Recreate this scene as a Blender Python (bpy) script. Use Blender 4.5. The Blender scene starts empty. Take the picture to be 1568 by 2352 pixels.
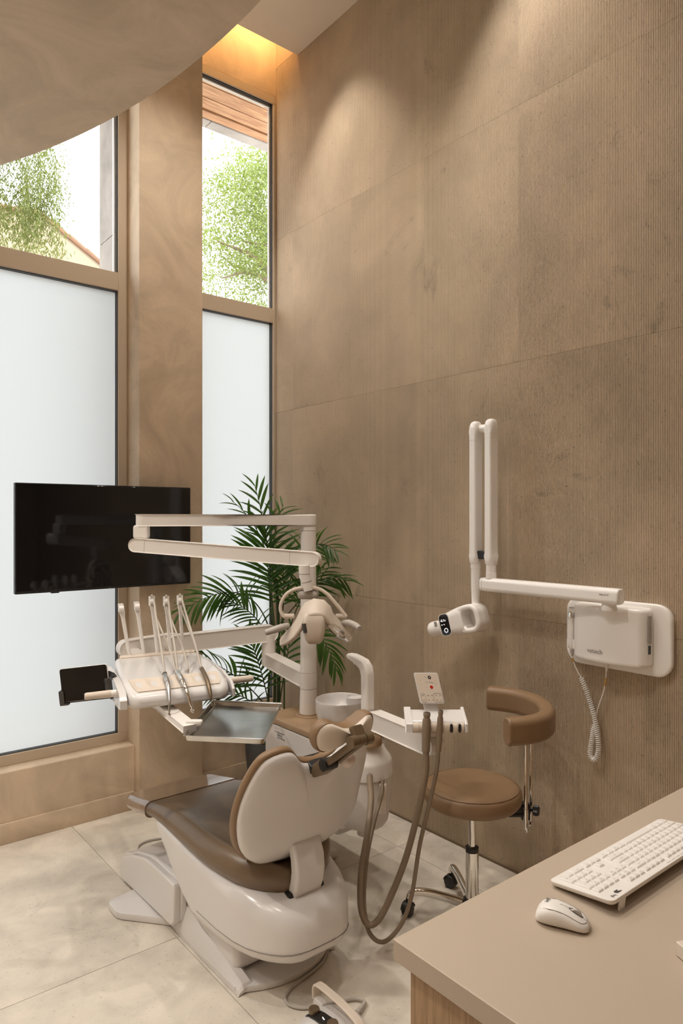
import bpy, bmesh, math, random
from mathutils import Vector, Matrix, noise as mnoise
random.seed(7)
PI = math.pi
S = bpy.context.scene
COL = S.collection

# ------------------------------------------------------------------ camera, world, sun, exposure
cam_d = bpy.data.cameras.new('camera'); cam = bpy.data.objects.new('camera', cam_d); COL.objects.link(cam)
cam.location = (0, 0, 1.65); cam.rotation_euler = (PI/2, 0, -math.radians(39))
cam_d.sensor_fit = 'VERTICAL'; cam_d.sensor_height = 36.0; cam_d.lens = 36.0*1589/2352
cam_d.shift_y = 14/2352; cam_d.clip_start = .02; cam_d.clip_end = 200
S.camera = cam
wd = bpy.data.worlds.new('sky'); S.world = wd; wd.use_nodes = True
wn = wd.node_tree.nodes; bg = wn['Background']
bg.inputs[0].default_value = (0.93, 0.96, 1.0, 1); bg.inputs[1].default_value = 4.6
sun_d = bpy.data.lights.new('sun', 'SUN'); sun_d.energy = 5.0; sun_d.angle = .01; sun_d.color = (1, .95, .86)
sun = bpy.data.objects.new('sun', sun_d); COL.objects.link(sun)
sun.rotation_euler = (math.radians(38), 0, math.radians(-25))
S.view_settings.view_transform = 'Standard'; S.view_settings.look = 'None'
S.view_settings.gamma = 1; S.view_settings.exposure = 0.40; S.view_settings.use_curve_mapping = False
S.cycles.use_denoising = True
S.cycles.max_bounces = 10; S.cycles.diffuse_bounces = 5; S.cycles.transparent_max_bounces = 12
S.cycles.sample_clamp_indirect = 6.0; S.cycles.caustics_reflective = False; S.cycles.caustics_refractive = False

WARM = (1.0, .93, .84)
def spot(name, loc, target, power, ang=75, blend=.5, color=WARM, r=.035):
    d = bpy.data.lights.new(name, 'SPOT'); d.energy = power; d.spot_size = math.radians(ang); d.spot_blend = blend
    d.color = color; d.shadow_soft_size = r
    o = bpy.data.objects.new(name, d); COL.objects.link(o); o.location = loc
    o.rotation_euler = (Vector(target)-Vector(loc)).to_track_quat('-Z', 'Y').to_euler()
    return o
def area(name, loc, target, power, sx, sy, color=WARM):
    d = bpy.data.lights.new(name, 'AREA'); d.energy = power; d.shape = 'RECTANGLE'; d.size = sx; d.size_y = sy; d.color = color
    o = bpy.data.objects.new(name, d); COL.objects.link(o); o.location = loc
    o.rotation_euler = (Vector(target)-Vector(loc)).to_track_quat('-Z', 'Y').to_euler()
    return o
# ceiling downlights and an added fill row over the tall strip beside the fluted wall, downlights and added fills in the round soffit, cove strip over the window
for yy, pw in ((3.2, 48), (1.8, 52), (.4, 60)):
    spot('ceiling_and_fill_spot', (2.22, yy, 4.68), (2.46, yy, 3.68), pw, 72, .85)
for yy, pw in ((2.9, 75), (1.5, 32)):  # unseen fill row, added to brighten the pillar and the middle of the wall
    spot('ceiling_and_fill_spot', (1.62, yy, 4.68), (1.62, yy, 0), pw, 115, .8)
for xx, yy, pw in ((-.45, 2.7, 90), (-.3, 1.3, 30), (-.3, -.2, 8), (-1.4, .6, 12), (-1.2, 1.9, 45), (2.0, -1.2, 10), (.95, 1.45, 36), (.75, 2.14, 22)):  # the last pair is added fill for the x-ray box, pillar and chair
    spot('soffit_and_fill_spot', (xx, yy, 3.28 if xx < 1.9 else 4.68), (xx, yy, 0), pw, 120, .7)
area('cove_strip', (2.1, 3.80, 4.98), (2.1, 4.02, 4.80), 5.2, 1.1, .03, (1.0, .57, .22))

# ------------------------------------------------------------------ materials
def mat(name, col, rough=.5, metal=0., spec=.5, var=0., vscale=3., bump=0., bscale=60., coat=0., pits=0., swirl=False, emit=None, sheen=0.):
    m = bpy.data.materials.new(name); m.use_nodes = True
    nt = m.node_tree; N = nt.nodes; L = nt.links; b = N['Principled BSDF']
    b.inputs['Base Color'].default_value = (*col, 1); b.inputs['Roughness'].default_value = rough
    b.inputs['Metallic'].default_value = metal; b.inputs['Specular IOR Level'].default_value = spec
    b.inputs['Coat Weight'].default_value = coat; b.inputs['Coat Roughness'].default_value = .12
    if emit:
        b.inputs['Emission Color'].default_value = (*emit[:3], 1); b.inputs['Emission Strength'].default_value = emit[3]
    geo = N.new('ShaderNodeNewGeometry'); oi = N.new('ShaderNodeObjectInfo')
    mul = N.new('ShaderNodeVectorMath'); mul.operation = 'SCALE'; mul.inputs[0].default_value = (7.3, 3.1, 5.7)
    L.new(oi.outputs['Random'], mul.inputs['Scale'])
    add = N.new('ShaderNodeVectorMath'); add.operation = 'ADD'
    L.new(geo.outputs['Position'], add.inputs[0]); L.new(mul.outputs[0], add.inputs[1])
    vec = add.outputs[0] if pits else geo.outputs['Position']
    cur = None
    if var:
        n = N.new('ShaderNodeTexNoise'); n.inputs['Scale'].default_value = vscale; n.inputs['Detail'].default_value = 7
        n.inputs['Roughness'].default_value = .62; n.inputs['Distortion'].default_value = 2.2 if swirl else .4
        L.new(vec, n.inputs['Vector'])
        mr = N.new('ShaderNodeMapRange'); mr.inputs[1].default_value = .3; mr.inputs[2].default_value = .7
        mr.inputs[3].default_value = 1-var; mr.inputs[4].default_value = 1+var
        L.new(n.outputs['Fac'], mr.inputs[0])
        vm = N.new('ShaderNodeVectorMath'); vm.operation = 'SCALE'; vm.inputs[0].default_value = col
        L.new(mr.outputs[0], vm.inputs['Scale']); cur = vm.outputs[0]
        if pits:
            n2 = N.new('ShaderNodeTexNoise'); n2.inputs['Scale'].default_value = 2.1; n2.inputs['Detail'].default_value = 9
            n2.inputs['Roughness'].default_value = .75; n2.inputs['Distortion'].default_value = 1.2; L.new(vec, n2.inputs['Vector'])
            w = N.new('ShaderNodeMapRange'); w.inputs[1].default_value = .60; w.inputs[2].default_value = .70; w.inputs[3].default_value = 1.; w.inputs[4].default_value = 1-.45*pits
            L.new(n2.outputs['Fac'], w.inputs[0])
            n3 = N.new('ShaderNodeTexNoise'); n3.inputs['Scale'].default_value = 90; n3.inputs['Detail'].default_value = 2; L.new(vec, n3.inputs['Vector'])
            w3 = N.new('ShaderNodeMapRange'); w3.inputs[1].default_value = .66; w3.inputs[2].default_value = .74; w3.inputs[3].default_value = 1.; w3.inputs[4].default_value = 1-.55*pits
            L.new(n3.outputs['Fac'], w3.inputs[0])
            mm = N.new('ShaderNodeMath'); mm.operation = 'MULTIPLY'; L.new(w.outputs[0], mm.inputs[0]); L.new(w3.outputs[0], mm.inputs[1])
            v2 = N.new('ShaderNodeVectorMath'); v2.operation = 'SCALE'; L.new(cur, v2.inputs[0]); L.new(mm.outputs[0], v2.inputs['Scale']); cur = v2.outputs[0]
        L.new(cur, b.inputs['Base Color'])
    if bump:
        n = N.new('ShaderNodeTexNoise'); n.inputs['Scale'].default_value = bscale; n.inputs['Detail'].default_value = 4; L.new(vec, n.inputs['Vector'])
        bp = N.new('ShaderNodeBump'); bp.inputs['Strength'].default_value = bump; bp.inputs['Distance'].default_value = .004
        L.new(n.outputs['Fac'], bp.inputs['Height']); L.new(bp.outputs[0], b.inputs['Normal'])
    return m
def wood(name, c1, c2, scale, axis):
    m = bpy.data.materials.new(name); m.use_nodes = True; nt = m.node_tree; N = nt.nodes; L = nt.links; b = N['Principled BSDF']
    geo = N.new('ShaderNodeNewGeometry'); mp = N.new('ShaderNodeMapping'); mp.inputs['Scale'].default_value = axis
    oi = N.new('ShaderNodeObjectInfo'); mul = N.new('ShaderNodeVectorMath'); mul.operation = 'SCALE'; mul.inputs[0].default_value = (9, 4, 6)
    L.new(oi.outputs['Random'], mul.inputs['Scale']); ad = N.new('ShaderNodeVectorMath'); L.new(geo.outputs['Position'], ad.inputs[0]); L.new(mul.outputs[0], ad.inputs[1])
    L.new(ad.outputs[0], mp.inputs['Vector'])
    n = N.new('ShaderNodeTexNoise'); n.inputs['Scale'].default_value = scale; n.inputs['Detail'].default_value = 8; n.inputs['Distortion'].default_value = 1.0
    L.new(mp.outputs[0], n.inputs['Vector'])
    r = N.new('ShaderNodeValToRGB'); r.color_ramp.elements[0].color = (*c1, 1); r.color_ramp.elements[1].color = (*c2, 1)
    r.color_ramp.elements[0].position = .35; r.color_ramp.elements[1].position = .66
    L.new(n.outputs['Fac'], r.inputs[0]); L.new(r.outputs[0], b.inputs['Base Color']); b.inputs['Roughness'].default_value = .55
    return m
def glass_mat():
    m = bpy.data.materials.new('clear_glass'); m.use_nodes = True; nt = m.node_tree; N = nt.nodes; L = nt.links
    for n in list(N): N.remove(n)
    o = N.new('ShaderNodeOutputMaterial'); t = N.new('ShaderNodeBsdfTransparent'); g = N.new('ShaderNodeBsdfGlossy'); lw = N.new('ShaderNodeLayerWeight'); pw = N.new('ShaderNodeMath'); pw.operation = 'POWER'; pw.inputs[1].default_value = 5; f = N.new('ShaderNodeMath'); f.operation = 'MULTIPLY_ADD'; f.inputs[1].default_value = .85; f.inputs[2].default_value = .035
    lw.inputs[0].default_value = .5; L.new(lw.outputs['Facing'], pw.inputs[0]); L.new(pw.outputs[0], f.inputs[0]); mx = N.new('ShaderNodeMixShader')
    g.inputs['Roughness'].default_value = .0; t.inputs[0].default_value = (.97, .985, .98, 1)
    L.new(f.outputs[0], mx.inputs[0]); L.new(t.outputs[0], mx.inputs[1]); L.new(g.outputs[0], mx.inputs[2]); L.new(mx.outputs[0], o.inputs[0]); return m
def film_mat():
    m = bpy.data.materials.new('frosted_film'); m.use_nodes = True; nt = m.node_tree; N = nt.nodes; L = nt.links
    for n in list(N): N.remove(n)
    o = N.new('ShaderNodeOutputMaterial'); t = N.new('ShaderNodeBsdfTranslucent'); d = N.new('ShaderNodeBsdfDiffuse'); mx = N.new('ShaderNodeMixShader')
    t.inputs[0].default_value = (.355, .36, .365, 1); d.inputs[0].default_value = (.8, .8, .8, 1); mx.inputs[0].default_value = .12
    L.new(t.outputs[0], mx.inputs[1]); L.new(d.outputs[0], mx.inputs[2]); L.new(mx.outputs[0], o.inputs[0]); return m
def leaf_mat(name, col, trans, rough=.45, var=.35, vs=3.):
    m = mat(name, col, rough, var=var, vscale=vs); nt = m.node_tree; N = nt.nodes; L = nt.links
    o = N['Material Output']; b = N['Principled BSDF']; t = N.new('ShaderNodeBsdfTranslucent'); t.inputs[0].default_value = (*trans, 1)
    mx = N.new('ShaderNodeMixShader'); mx.inputs[0].default_value = .4; L.new(b.outputs[0], mx.inputs[1]); L.new(t.outputs[0], mx.inputs[2]); L.new(mx.outputs[0], o.inputs[0]); return m

M = {}
M['plaster'] = mat('warm_plaster', (.60, .475, .345), .75, var=.16, vscale=2.2, bump=.25, bscale=45, swirl=True)
M['ceil'] = mat('ceiling_plaster', (.60, .50, .39), .85, var=.05, vscale=2)
M['stone'] = mat('fluted_stone', (.545, .44, .325), .8, var=.15, vscale=2.0, pits=.8)
M['floor'] = mat('stone_floor', (.67, .61, .525), .55, var=.20, vscale=4.0, pits=.55, bump=.06, bscale=180)
M['grout'] = mat('grout', (.44, .37, .29), .9)
M['frame'] = mat('beige_aluminium', (.55, .45, .34), .45)
M['gasket'] = mat('dark_gasket', (.03, .03, .03), .5)
M['spacer'] = mat('pale_spacer', (.75, .76, .76), .4)
M['glass'] = glass_mat(); M['film'] = film_mat()
M['white'] = mat('white_enamel', (.70, .675, .66), .28, coat=.25)
M['xwhite'] = mat('gloss_white_plastic', (.87, .84, .81), .25, coat=.3)
M['white2'] = mat('white_plastic', (.80, .76, .72), .38)
M['cream'] = mat('cream_plastic', (.68, .59, .50), .5)
M['grey'] = mat('grey_plastic', (.45, .41, .37), .5)
M['brown'] = mat('brown_leather', (.235, .145, .078), .42, bump=.10, bscale=500, spec=.4)
M['seat'] = mat('dark_brown_leather', (.165, .113, .070), .33, bump=.08, bscale=500, spec=.5)
M['tan'] = mat('tan_top', (.36, .24, .14), .4)
M['bronze'] = mat('bronze_metal', (.20, .145, .09), .35, .6)
M['film_plastic'] = mat('clear_plastic_cover', (.24, .165, .115), .12, coat=.8)
M['chrome'] = mat('chrome', (.78, .76, .73), .07, 1.)
M['steel'] = mat('brushed_steel', (.62, .61, .59), .22, 1., var=.15, vscale=12)
M['black'] = mat('black_plastic', (.012, .011, .011), .4)
M['dgrey'] = mat('dark_grey_plastic', (.055, .052, .05), .45)
M['screen'] = mat('black_screen', (.004, .004, .005), .06, spec=.5)
M['hose'] = mat('taupe_hose', (.23, .17, .115), .55)
M['hose2'] = mat('pale_hose', (.50, .45, .39), .5)
M['desk'] = mat('cream_laminate', (.47, .385, .30), .5)
M['oak'] = wood('oak_veneer', (.30, .185, .095), (.41, .27, .15), 9, (14, 14, .7))
M['soffitwood'] = wood('soffit_timber', (.30, .13, .055), (.52, .28, .14), 4, (1.2, 14, 14))
M['slate'] = mat('exterior_stone', (.32, .28, .25), .8, var=.25, vscale=5)
M['pot'] = mat('charcoal_pot', (.045, .045, .047), .5)
M['soil'] = mat('bark_chips', (.10, .035, .018), .9, var=.6, vscale=40, bump=.8, bscale=60)
M['palm'] = leaf_mat('palm_leaf', (.055, .12, .022), (.10, .25, .03), .35)
M['stem'] = mat('palm_stem', (.05, .08, .025), .5)
M['leafA'] = leaf_mat('tree_leaf', (.13, .17, .035), (.25, .30, .055), .4, .5, 1.3)
M['leafB'] = leaf_mat('weeping_leaf', (.10, .12, .023), (.20, .22, .04), .5, .4, 2.)
M['bark'] = mat('bark', (.16, .11, .075), .9)
M['house'] = mat('ochre_render', (.30, .225, .155), .9)
M['rooftile'] = mat('clay_tile', (.22, .115, .07), .8)
M['ground'] = mat('pale_paving', (.42, .40, .37), .9)
M['print'] = mat('dark_print', (.05, .045, .04), .6)
M['gprint'] = mat('grey_print', (.22, .20, .18), .6)
M['red'] = mat('red_button', (.55, .02, .01), .35)
M['mirror'] = mat('facet_mirror', (.85, .85, .85), .08, 1.)
M['lcd'] = mat('lit_digits', (.8, .8, .8), .5, emit=(.95, .97, 1, 1.0))
M['gold'] = mat('amber_tag', (.50, .27, .04), .5)
M['label'] = mat('silver_label', (.34, .31, .28), .4, .3, var=.2, vscale=60)
M['clear'] = mat('clear_knob', (.62, .52, .45), .08, coat=1)

# ------------------------------------------------------------------ object helpers
def rootloc(p):
    while p is not None and p.parent is not None: p = p.parent
    return Vector(p.location) if p is not None else Vector((0, 0, 0))
def ob(name, bm, m, parent=None, ang=38, at=None, bevel=0):
    """link a bmesh given in world coordinates as one mesh object"""
    loc = rootloc(parent) if parent is not None else Vector(at or (0, 0, 0))
    if loc.length > 0: bmesh.ops.translate(bm, verts=bm.verts, vec=-loc)
    bmesh.ops.recalc_face_normals(bm, faces=bm.faces)
    me = bpy.data.meshes.new(name); bm.to_mesh(me); bm.free()
    for p in me.polygons: p.use_smooth = True
    me.set_sharp_from_angle(angle=math.radians(ang))
    if m is not None: me.materials.append(m)
    o = bpy.data.objects.new(name, me); COL.objects.link(o)
    if parent is not None: o.parent = parent
    else: o.location = loc
    if bevel:
        md = o.modifiers.new('round', 'BEVEL'); md.width = bevel; md.segments = 2; md.limit_method = 'ANGLE'; md.angle_limit = math.radians(40)
    return o
def tag(o, label, cat, group=None):
    o['label'] = label; o['category'] = cat
    if group: o['group'] = group
    return o
def thing(name, loc, label, cat, group=None):
    o = bpy.data.objects.new(name, None); COL.objects.link(o); o.location = loc; o.empty_display_size = .05
    return tag(o, label, cat, group)
def struct(o): o['kind'] = 'structure'; return o
def sroot(name, loc=(0, 0, 0)):
    o = bpy.data.objects.new(name, None); COL.objects.link(o); o.location = loc; o['kind'] = 'structure'; return o

def B(): return bmesh.new()
def box(bm, lo, hi, r=0, seg=2, xf=None):
    lo = Vector(lo); hi = Vector(hi); c = (lo+hi)/2; d = hi-lo
    res = bmesh.ops.create_cube(bm, size=1, matrix=Matrix.Translation(c) @ Matrix.Diagonal((*d, 1)))
    vs = res['verts']
    if r > 0:
        es = list({e for v in vs for e in v.link_edges})
        out = bmesh.ops.bevel(bm, geom=es, offset=min(r, min(d)*.49), segments=seg, profile=.5, affect='EDGES')
        vs = list({v for f in out['faces'] for v in f.verts} | {v for v in vs if v.is_valid})
    if xf is not None: bmesh.ops.transform(bm, matrix=xf, verts=vs)
    return vs
def rings(bm, secs, cap=True):
    """loft: list of closed loops with equal counts"""
    rs = [[bm.verts.new(p) for p in s] for s in secs]
    n = len(rs[0])
    for a, b in zip(rs, rs[1:]):
        for i in range(n):
            j = (i+1) % n
            try: bm.faces.new((a[i], a[j], b[j], b[i]))
            except ValueError: pass
    if cap:
        for r in (rs[0], rs[-1]):
            try: bm.faces.new(r)
            except ValueError: pass
    return rs
def frames(path):
    P = [Vector(p) for p in path]; T = []
    for i in range(len(P)):
        a = P[max(i-1, 0)]; b = P[min(i+1, len(P)-1)]; T.append((b-a).normalized())
    u = T[0].orthogonal().normalized(); out = []
    for i, t in enumerate(T):
        u = (u-t*u.dot(t)); u = u.normalized() if u.length > 1e-6 else t.orthogonal().normalized()
        out.append((P[i], u, t.cross(u)))
    return out
def tube(bm, path, r, n=10, cap=True):
    F = frames(path); secs = []
    for i, (p, u, v) in enumerate(F):
        rr = r[i] if isinstance(r, (list, tuple)) else r
        secs.append([p+u*math.cos(2*PI*k/n)*rr+v*math.sin(2*PI*k/n)*rr for k in range(n)])
    return rings(bm, secs, cap)
def cyl(bm, a, b, r0, r1=None, n=20):
    return tube(bm, [a, b], [r0, r0 if r1 is None else r1], n)
def smooth(pts, k=6):
    P = [Vector(p) for p in pts]; P = [2*P[0]-P[1]]+P+[2*P[-1]-P[-2]]; out = []
    for i in range(1, len(P)-2):
        for s in range(k):
            t = s/k; a, b, c, d = P[i-1:i+3]
            out.append(.5*((2*b)+(c-a)*t+(2*a-5*b+4*c-d)*t*t+(3*b-a-3*c+d)*t**3))
    out.append(P[-2]); return out
def lathe(bm, c, prof, n=32, axis=None):
    """prof: (r,h) pairs up the axis"""
    c = Vector(c); ax = Vector(axis or (0, 0, 1)).normalized(); u = ax.orthogonal().normalized(); v = ax.cross(u)
    secs = [[c+ax*h+u*math.cos(2*PI*k/n)*max(r, 1e-4)+v*math.sin(2*PI*k/n)*max(r, 1e-4) for k in range(n)] for r, h in prof]
    return rings(bm, secs, True)
def rrect(w, h, r, n=6):
    """rounded rectangle outline centred on 0, half sizes w,h"""
    r = min(r, w*.999, h*.999); out = []
    for cx, cy, a0 in ((w-r, h-r, 0), (-w+r, h-r, PI/2), (-w+r, -h+r, PI), (w-r, -h+r, 1.5*PI)):
        for k in range(n+1):
            a = a0+PI/2*k/n; out.append((cx+r*math.cos(a), cy+r*math.sin(a)))
    return out
def prism(bm, outline, o, ux, uy, h, r=0, seg=2):
    """outline (a,b) in plane o,ux,uy extruded by vector normal*h"""
    o = Vector(o); ux = Vector(ux); uy = Vector(uy); nrm = ux.cross(uy).normalized()
    n = len(outline)
    def off(d):
        out = []
        for i in range(n):
            p0 = Vector(outline[i-1]); p1 = Vector(outline[i]); p2 = Vector(outline[(i+1) % n])
            e1 = (p1-p0); e2 = (p2-p1)
            e1 = e1.normalized() if e1.length > 1e-9 else e2.normalized(); e2 = e2.normalized() if e2.length > 1e-9 else e1
            n1 = Vector((e1.y, -e1.x)); n2 = Vector((e2.y, -e2.x)); b = (n1+n2)
            b = b.normalized() if b.length > 1e-6 else n1
            out.append(p1-b*d/max(.4, b.dot(n1)))
        return out
    area2 = sum(outline[i-1][0]*outline[i][1]-outline[i][0]*outline[i-1][1] for i in range(n))
    if area2 < 0: outline = list(reversed(outline))
    secs = []
    if r > 0:
        st = [(r*(1-math.cos(PI/2*k/seg)) , r*(1-math.sin(PI/2*k/seg))) for k in range(seg+1)]  # (height, inset)
        for hh, ins in st: secs.append((hh, ins))
        for hh, ins in reversed(st): secs.append((h-hh, ins))
    else: secs = [(0, 0), (h, 0)]
    return rings(bm, [[o+ux*p[0]+uy*p[1]+nrm*hh for p in off(ins)] for hh, ins in secs])
def slerp(a, b, t): return a+(b-a)*t
def interp(tab, y):
    """tab rows (y, ...) sorted ascending -> linear interpolation"""
    if y <= tab[0][0]: return tab[0][1:]
    for a, b in zip(tab, tab[1:]):
        if y <= b[0]:
            t = (y-a[0])/(b[0]-a[0]); t2 = t
            return tuple(p+(q-p)*t2 for p, q in zip(a[1:], b[1:]))
    return tab[-1][1:]
def text(name, body, size, loc, ux, uy, m, parent, align='LEFT', ext=.0002):
    cu = bpy.data.curves.new(name, 'FONT'); cu.body = body; cu.size = size; cu.align_x = align; cu.extrude = ext; cu.resolution_u = 2
    cu.materials.append(m); o = bpy.data.objects.new(name, cu); COL.objects.link(o)
    ux = Vector(ux).normalized(); uy = Vector(uy).normalized(); uz = ux.cross(uy)
    mw = Matrix((ux, uy, uz)).transposed().to_4x4(); mw.translation = Vector(loc)-rootloc(parent)
    o.parent = parent; rel = Matrix(); q = parent
    while q.parent is not None: rel = q.matrix_basis @ rel; q = q.parent
    o.matrix_basis = rel.inverted() @ mw
    return o
RT = Vector((.7771, -.6293, 0)); FW = Vector((.6293, .7771, 0)); UP = Vector((0, 0, 1))   # a frame turned 39 degrees, used by the pieces that stand at that angle
X = Vector((1, 0, 0)); Y = Vector((0, 1, 0))

# ================================================================== ROOM SHELL
WX = 2.655; CEIL = 4.715; BK = -2.6; LX = -2.0
# floor: backing slab and large stone tiles
fl = sroot('floor'); bm = B(); box(bm, (LX-.2, BK-.2, -.12), (WX+.2, 4.16, -.006)); ob('slab', bm, M['grout'], fl)
tm = B(); TXW, TYW, GP = 1.2, 1.3, .0010
box(tm, (GP, GP, -.012), (TXW-GP, TYW-GP, 0), .0008, 1); tile0 = ob('tile', tm, M['floor'], fl); first = True
for i in range(-3, 2):
    for j in range(-4, 1):
        x0 = 1.21+i*TXW; y0 = 2.525+j*TYW
        o = tile0 if first else tile0.copy()
        if not first: COL.objects.link(o)
        first = False; o.location = (x0, y0, 0); o.parent = fl
# fluted right wall: backing + tall ribbed stone tiles, each a piece of its own
wr = sroot('wall_right'); bm = B(); box(bm, (WX+.013, BK, -.1), (WX+.25, 4.06, 5.3)); ob('backing', bm, M['grout'], wr)
TW, TH, NF = .6065, 1.188, 88
def flute_tile(w):
    bm = B(); nf = max(1, round(w/TW*NF)); p = w/nf; g = .0007
    prof = []
    for k in range(nf):
        y0 = k*p
        for f, d in ((.03, .0034), (.40, .0034), (.52, .0), (.91, .0)): prof.append((min(max(y0+f*p, g), w-g), d))
    prof.append((w-g, .0036))
    z0, z1 = .0007, TH-.0007
    lo = [bm.verts.new((d, y, z0)) for y, d in prof]; hi = [bm.verts.new((d, y, z1)) for y, d in prof]
    for k in range(len(prof)-1): bm.faces.new((lo[k], lo[k+1], hi[k+1], hi[k]))
    bl = [bm.verts.new((.014, y, z)) for y in (g, w-g) for z in (z0, z1)]
    bm.faces.new((lo[0], hi[0], bl[1], bl[0])); bm.faces.new((lo[-1], bl[2], bl[3], hi[-1]))
    bm.faces.new(hi+[bl[3], bl[1]]); bm.faces.new(list(reversed(lo))+[bl[0], bl[2]])
    return bm
tA = ob('tile', flute_tile(TW), M['stone'], wr, ang=25); tB = ob('tile', flute_tile(4.06-3.796), M['stone'], wr, ang=25); used = set()
for c in range(0, 11):
    src = tB if c == 0 else tA; y0 = 3.796-c*TW if c else 3.796
    for rr in range(4):
        o = src if src.name not in used else src.copy()
        if src.name in used: COL.objects.link(o)
        used.add(src.name); o.parent = wr; o.location = (WX, y0, rr*TH)
bm = B(); box(bm, (WX, 3.6, 4*TH+.001), (WX+.014, 4.06, 5.3)); ob('tile', bm, M['stone'], wr)
bm = B(); box(bm, (WX-.006, BK, 0), (WX, 3.785, .007)); struct(ob('trim_1', bm, M['bronze']))
# window wall: parapets under the windows, pillar, header
bm = B(); box(bm, (LX, 3.80, 0), (1.567, 4.16, .358), .004, 1); box(bm, (1.955, 3.80, 0), (WX, 4.16, .358), .004, 1)
box(bm, (LX, 4.0, 4.56), (WX, 4.16, 5.3)); box(bm, (LX, 3.8, 0), (-1.5, 4.16, 5.3))
struct(ob('wall_front', bm, M['plaster']))
bm = B(); box(bm, (1.565, 3.74, 0), (1.96, 4.16, 5.3), .004, 2); struct(ob('pillar', bm, M['plaster']))
for nm, lo, hi in (('baseboard_front', (LX, 3.784, 0), (1.553, 3.80, .104)), ('baseboard_pillar', (1.550, 3.724, 0), (1.974, 3.74, .104)), ('baseboard_window', (1.974, 3.784, 0), (WX, 3.80, .104))):
    bm = B(); box(bm, lo, hi, .003, 2); struct(ob(nm, bm, M['plaster']))
bm = B(); box(bm, (LX-.15, BK, -.1), (LX, 4.16, 5.3)); struct(ob('wall_left', bm, M['plaster']))
bm = B(); box(bm, (LX-.15, BK-.15, -.1), (WX+.2, BK, 5.3)); struct(ob('wall_back', bm, M['plaster']))
# ceiling: upper slab that stops short of the window wall (light slot), lid over the slot, round lower soffit
bm = B(); box(bm, (LX, BK, CEIL), (WX, 3.742, CEIL+.12)); struct(ob('ceiling', bm, M['ceil']))
bm = B(); box(bm, (LX-.15, BK, 5.3), (WX+.2, 4.3, 5.42)); struct(ob('ceiling_upper', bm, M['plaster']))
out = []; cx0, cy0, cr = -2.562, 1.85, 3.75
for k in range(97):
    a = math.radians(-80+k*(80+34.6)/96); x = cx0+cr*math.cos(a); y = cy0+cr*math.sin(a)
    if BK < y < 3.80 and x > LX: out.append((x, y))
out = [(LX+.001, BK+.001), (max(out[0][0], LX), BK+.001)]+out+[(LX+.001, 3.79)]
bm = B(); prism(bm, out, (0, 0, 3.30), X, Y, CEIL-3.301); struct(ob('ceiling_soffit', bm, M['plaster']))

# windows
def window(nm, x0, x1, yf, z0, z1, m0, m1, fr, right):
    w = sroot(nm, (0, 0, 0)); d = .07; e = .012
    bm = B()
    box(bm, (x0, yf, z0), (x1, yf+d, z0+fr), .002, 1); box(bm, (x0, yf, z1-fr), (x1, yf+d, z1), .002, 1)
    box(bm, (x0, yf, z0+fr), (x0+fr, yf+d, z1-fr), .002, 1); box(bm, (x1-right, yf, z0+fr), (x1, yf+d, z1-fr), .002, 1)
    box(bm, (x0+fr, yf, m0), (x1-right, yf+d, m1), .002, 1); ob('frame', bm, M['frame'], w)
    gx0, gx1 = x0+fr, x1-right
    for a, b, upper in ((z0+fr, m0, 0), (m1, z1-fr, 1)):
        bm = B(); g = .007 if upper else .0035
        box(bm, (gx0, yf+.012, a), (gx0+g, yf+.045, b)); box(bm, (gx1-g, yf+.012, a), (gx1, yf+.045, b))
        box(bm, (gx0+g, yf+.012, b-g), (gx1-g, yf+.045, b))
        if upper == 0: box(bm, (gx0+g, yf+.012, a), (gx1-g, yf+.045, a+.004))
        ob('gasket', bm, M['gasket'], w)
        if upper:
            bm = B(); s = .010
            box(bm, (gx0+g, yf+.030, b-g-s), (gx1-g, yf+.045, b-g)); box(bm, (gx1-g-s, yf+.030, a), (gx1-g, yf+.045, b-g-s)); ob('spacer', bm, M['spacer'], w)
        bm = B(); box(bm, (gx0+.001, yf+.046, a+.001), (gx1-.001, yf+.052, b-.001)); ob('glass_pane', bm, M['glass'], w)
        if not upper:
            bm = B(); vs = [bm.verts.new(p) for p in ((gx0+.002, yf+.0445, a+.002), (gx1-.002, yf+.0445, a+.002), (gx1-.002, yf+.0445, b-.002), (gx0+.002, yf+.0445, b-.002))]
            bm.faces.new(vs); ob('frosted_film', bm, M['film'], w)
    return w
window('window_1', -1.5, 1.567, 3.90, .358, 4.56, 2.960, 3.062, .055, .059)
window('window_2', 1.96, WX-.002, 3.995, .358, 4.556, 2.992, 3.092, .055, .022)

# ================================================================== OUTSIDE
bm = B(); box(bm, (-40, 4.2, -.45), (60, 80, -.25)); struct(ob('ground', bm, M['ground']))
# timber eaves soffit: planks on a roof deck, stone edge
ev = sroot('roof_overhang'); bm = B(); box(bm, (-3, 4.16, 4.66), (5, 4.75, 5.42)); ob('deck', bm, M['gasket'], ev)
for a, b in ((4.165, 4.255), (4.262, 4.395), (4.402, 4.520), (4.548, 4.628)):
    for xa, xb in ((-3, 1.1), (1.103, 3.0), (3.003, 5)):
        bm = B(); box(bm, (xa, a, 4.62), (xb, b, 4.658), .002, 1); ob('plank', bm, M['soffitwood'], ev)
for k in range(8):
    bm = B(); box(bm, (-3+k*1.0+.5, 4.634, 4.612), (-2.003+k*1.0+.5, 4.735, 4.72), .003, 1); ob('stone_slab', bm, M['slate'], ev)
pc = sroot('pillar_exterior'); bm = B(); box(bm, (1.53, 4.165, -.25), (1.95, 4.19, 5.3)); ob('core', bm, M['grout'], pc)
for k in range(6):
    z0 = -.25+k*.82+.28; bm = B(); box(bm, (1.508, 3.975, z0), (1.53, 4.205, min(z0+.817, 4.60)), .002, 1); ob('stone_panel', bm, M['slate'], pc)
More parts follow.
